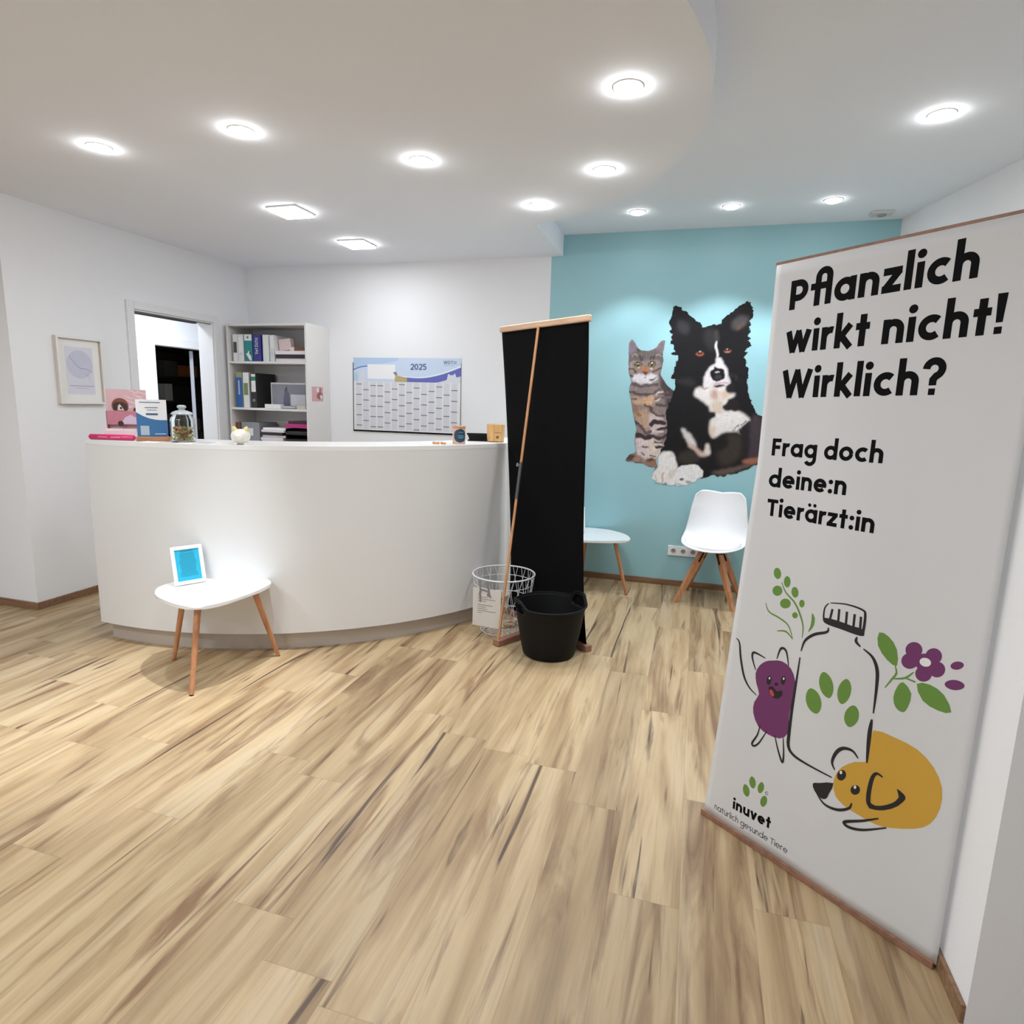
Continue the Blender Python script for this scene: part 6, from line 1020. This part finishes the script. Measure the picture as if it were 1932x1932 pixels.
for layer in range(4):
    for ring_r, cnt in ((.0, 1), (.022, 5), (.0435, 10)):
        for k in range(cnt):
            a = 2 * PI * k / cnt + layer * .4 + ring_r * 20
            pos.append((ring_r * math.cos(a), ring_r * math.sin(a), z))
    z += .0205 if layer < 3 else 0
for (x, y, zz) in pos:
    if zz > .075 and rj.random() < .3: continue
    nm, rgb = rj.choice(cols)
    if nm not in protos:
        b = MB(); b.tube([(-.010, 0, 0), (-.006, 0, 0), (.0, 0, 0), (.006, 0, 0), (.010, 0, 0)], [.005, .0085, .0065, .0085, .005], 8)
        o = b.build('pet_treat', mat('treat_' + nm, rgb, .6)); protos[nm] = o
    else:
        o = protos[nm].copy(); col.objects.link(o)
    o.location = (jx + x, jy + y, DT + zz); o.rotation_euler = (rj.random() * 3, rj.random() * .6, rj.random() * 6)
    tag(o, nm + ' treat among the mixed treats inside the glass jar', 'treat', nm + ' treats in the glass jar')
# papers, figurine and small things
px, py, _ = desk_at(283.6, 1.955)
slab('paper_sheet', 'white sheet of paper lying on the desk between jar and figurine', 'paper', px - .10, px + .11, py - .10, py + .05, DT + .0003, DT + .0016, M_PAPER, 0, rz=.25)
slab('notepad', 'grey printed pad lying on the white sheet by the jar', 'notepad', px + .0, px + .09, py - .075, py + .03, DT + .0018, DT + .004, mat('pad_grey', (188, 190, 198), .6), 0, rz=.25)
sx_, sy_, _ = desk_at(276.4, 2.02)
slab('paper_sheet', 'small white note lying in front of the wooden sign foot', 'paper', sx_ - .055, sx_ + .055, sy_ - .022, sy_ + .022, DT + .0003, DT + .002, M_PAPER, 0, rz=.1)
fx_, fy_, _ = desk_at(290.7, 1.99)
pg = thing('animal_figurine', 'round white animal figurine with yellow ears on the desk', 'figurine', (fx_, fy_, DT), math.radians(36))
M_POR = mat('white_porcelain', (236, 232, 222), .3, coat=.3); M_YEL = mat('yellow_glaze', (236, 220, 150), .4)
b = MB()
rows = []
for i in range(17):
    th = PI * i / 16; z = .046 - .042 * math.cos(th); r = .050 * math.sin(th) ** .85
    rows.append([Vector((r * math.cos(2 * PI * k / 28) * 1.05, r * math.sin(2 * PI * k / 28) * 1.0, z)) for k in range(28)])
b.grid(rows, closed_u=True); b.build('body', M_POR, pg)
b = MB(); b.lathe([(.0005, .030), (.012, .030), (.019, .022), (.022, .0)], n=20, M=Matrix.Translation((-.006, -.036, .042)) @ Matrix.Rotation(PI / 2, 4, 'X')); b.build('snout', M_POR, pg)
for s in (-1, 1):
    b = MB(); b.tube([(s * .026, -.006, .078), (s * .034, -.010, .094), (s * .037, -.011, .102)], [.015, .012, .004], 12); b.build('ear', M_YEL, pg)
for s in (-1, 1):
    for yy in (-.022, .02):
        b = MB(); b.tube([(s * .024, yy, .014), (s * .026, yy, .0)], [.014, .011], 12); b.build('foot', M_POR, pg)
for k, (dx, dy, rz, lab) in enumerate([(-.022, 0, .3, 'left bone biscuit lying near the cardboard can on the desk'), (.022, .012, -.5, 'right bone biscuit lying near the cardboard can on the desk')]):
    tx_, ty_, _ = desk_at(324.9, 1.98)
    b = MB(); b.tube([(-.022, 0, 0), (-.016, 0, .0), (-.005, 0, 0), (.008, 0, 0), (.018, 0, 0), (.024, 0, 0)], [.005, .009, .0065, .0065, .009, .005], 10); o = b.build('dog_biscuit', mat('biscuit', (196, 146, 98), .7, var=.15, vscale=60), loc=(tx_ + dx, ty_ + dy, DT + .0095)); o.rotation_euler = (0, 0, rz); tag(o, lab, 'biscuit', 'bone biscuits on the desk')
cx_, cy_, _ = desk_at(329.3, 1.985)
cn = thing('cardboard_can', 'cardboard can with a round dark blue label on the desk', 'can', (cx_, cy_, DT), math.radians(21))
b = MB(); b.lathe([(.0005, 0), (.041, 0), (.0415, .002), (.0415, .112), (.040, .114)], n=40); b.build('body', mat('kraft_card', (204, 166, 140), .6, var=.06, vscale=30), cn)
b = MB(); b.lathe([(.0425, .103), (.0425, .116), (.040, .118), (.0005, .118)], n=40); b.build('lid', mat('kraft_lid', (186, 140, 108), .6), cn)
def canf(u, v, l): a = -PI / 2 + u / .0418; return Vector(((.0418 + l) * math.cos(a), (.0418 + l) * math.sin(a), v))
b = MB()
for k in range(12):
    v0, v1 = -.044 + .088 * k / 12, -.044 + .088 * (k + 1) / 12
    h0, h1 = math.sqrt(max(0, .0445 ** 2 - v0 ** 2)), math.sqrt(max(0, .0445 ** 2 - v1 ** 2))
    b.grid([[canf(.008 - h0 + 2 * h0 * i / 12, .056 + v0, .0004) for i in range(13)], [canf(.008 - h1 + 2 * h1 * i / 12, .056 + v1, .0004) for i in range(13)]])
b.build('label', mat('can_blue', (30, 62, 88), .5), cn)
b = MB()
for v, w_ in ((.078, .018), (.058, .022), (.049, .022), (.041, .016)): ribbon(b, [(.016 - w_ + w_ * 2 * k / 8, v) for k in range(9)], .0022, canf, .0010)
b.build('lettering', mat('can_ink', (150, 190, 204), .5), cn)
bx_, by_, _ = desk_at(340.4, 1.80)
bl = thing('desk_tray', 'low black tray behind the wooden pot at the right end of the desk', 'tray', (bx_, by_, DT), math.radians(20))
b = MB(); b.prism([(-.075, -.05), (.085, -.05), (.085, .05), (-.075, .05)], .0, .006); b.build('base', M_BLACKP, bl)
b = MB(); b.grid([[Vector((x * s, y * s, z)) for x, y in [(-.075, -.05), (.085, -.05), (.085, .05), (-.075, .05)]] for s, z in ((.90, .0), (.86, .018), (.98, .040), (1.10, .050))], closed_u=True, smooth=False); o = b.build('wall', M_BLACKP, bl)
md = o.modifiers.new('thickness', 'SOLIDIFY'); md.thickness = .003
wx_, wy_, _ = desk_at(341.5, 1.93)
wp = thing('wooden_pot', 'pale wooden pot at the right end of the desk beside the black stand', 'pot', (wx_, wy_, DT), math.radians(18))
b = MB(); b.lathe([(.0005, .004), (.058, .004), (.060, .010), (.063, .06), (.064, .122), (.060, .124), (.057, .118), (.055, .02), (.0005, .016)], n=40); b.build('body', wood('pot_wood', (198, 150, 92), (226, 184, 124), scale=.7), wp)
b = MB(); b.lathe([(.0005, 0), (.057, 0), (.058, .005)], n=32); b.build('foot_ring', M_BLACK, wp)
def potf(u, v, l): a = -PI / 2 + u / .0635; return Vector(((.0636 + l) * math.cos(a), (.0636 + l) * math.sin(a), v))
b = MB(); ribbon(b, [(-.01 + .05 * k / 8, .066) for k in range(9)], .003, potf, .0012); disc(b, .012, .035, .010, potf, .0012, 12); b.build('burnt_mark', mat('burnt_brown', (140, 84, 44), .6), wp)
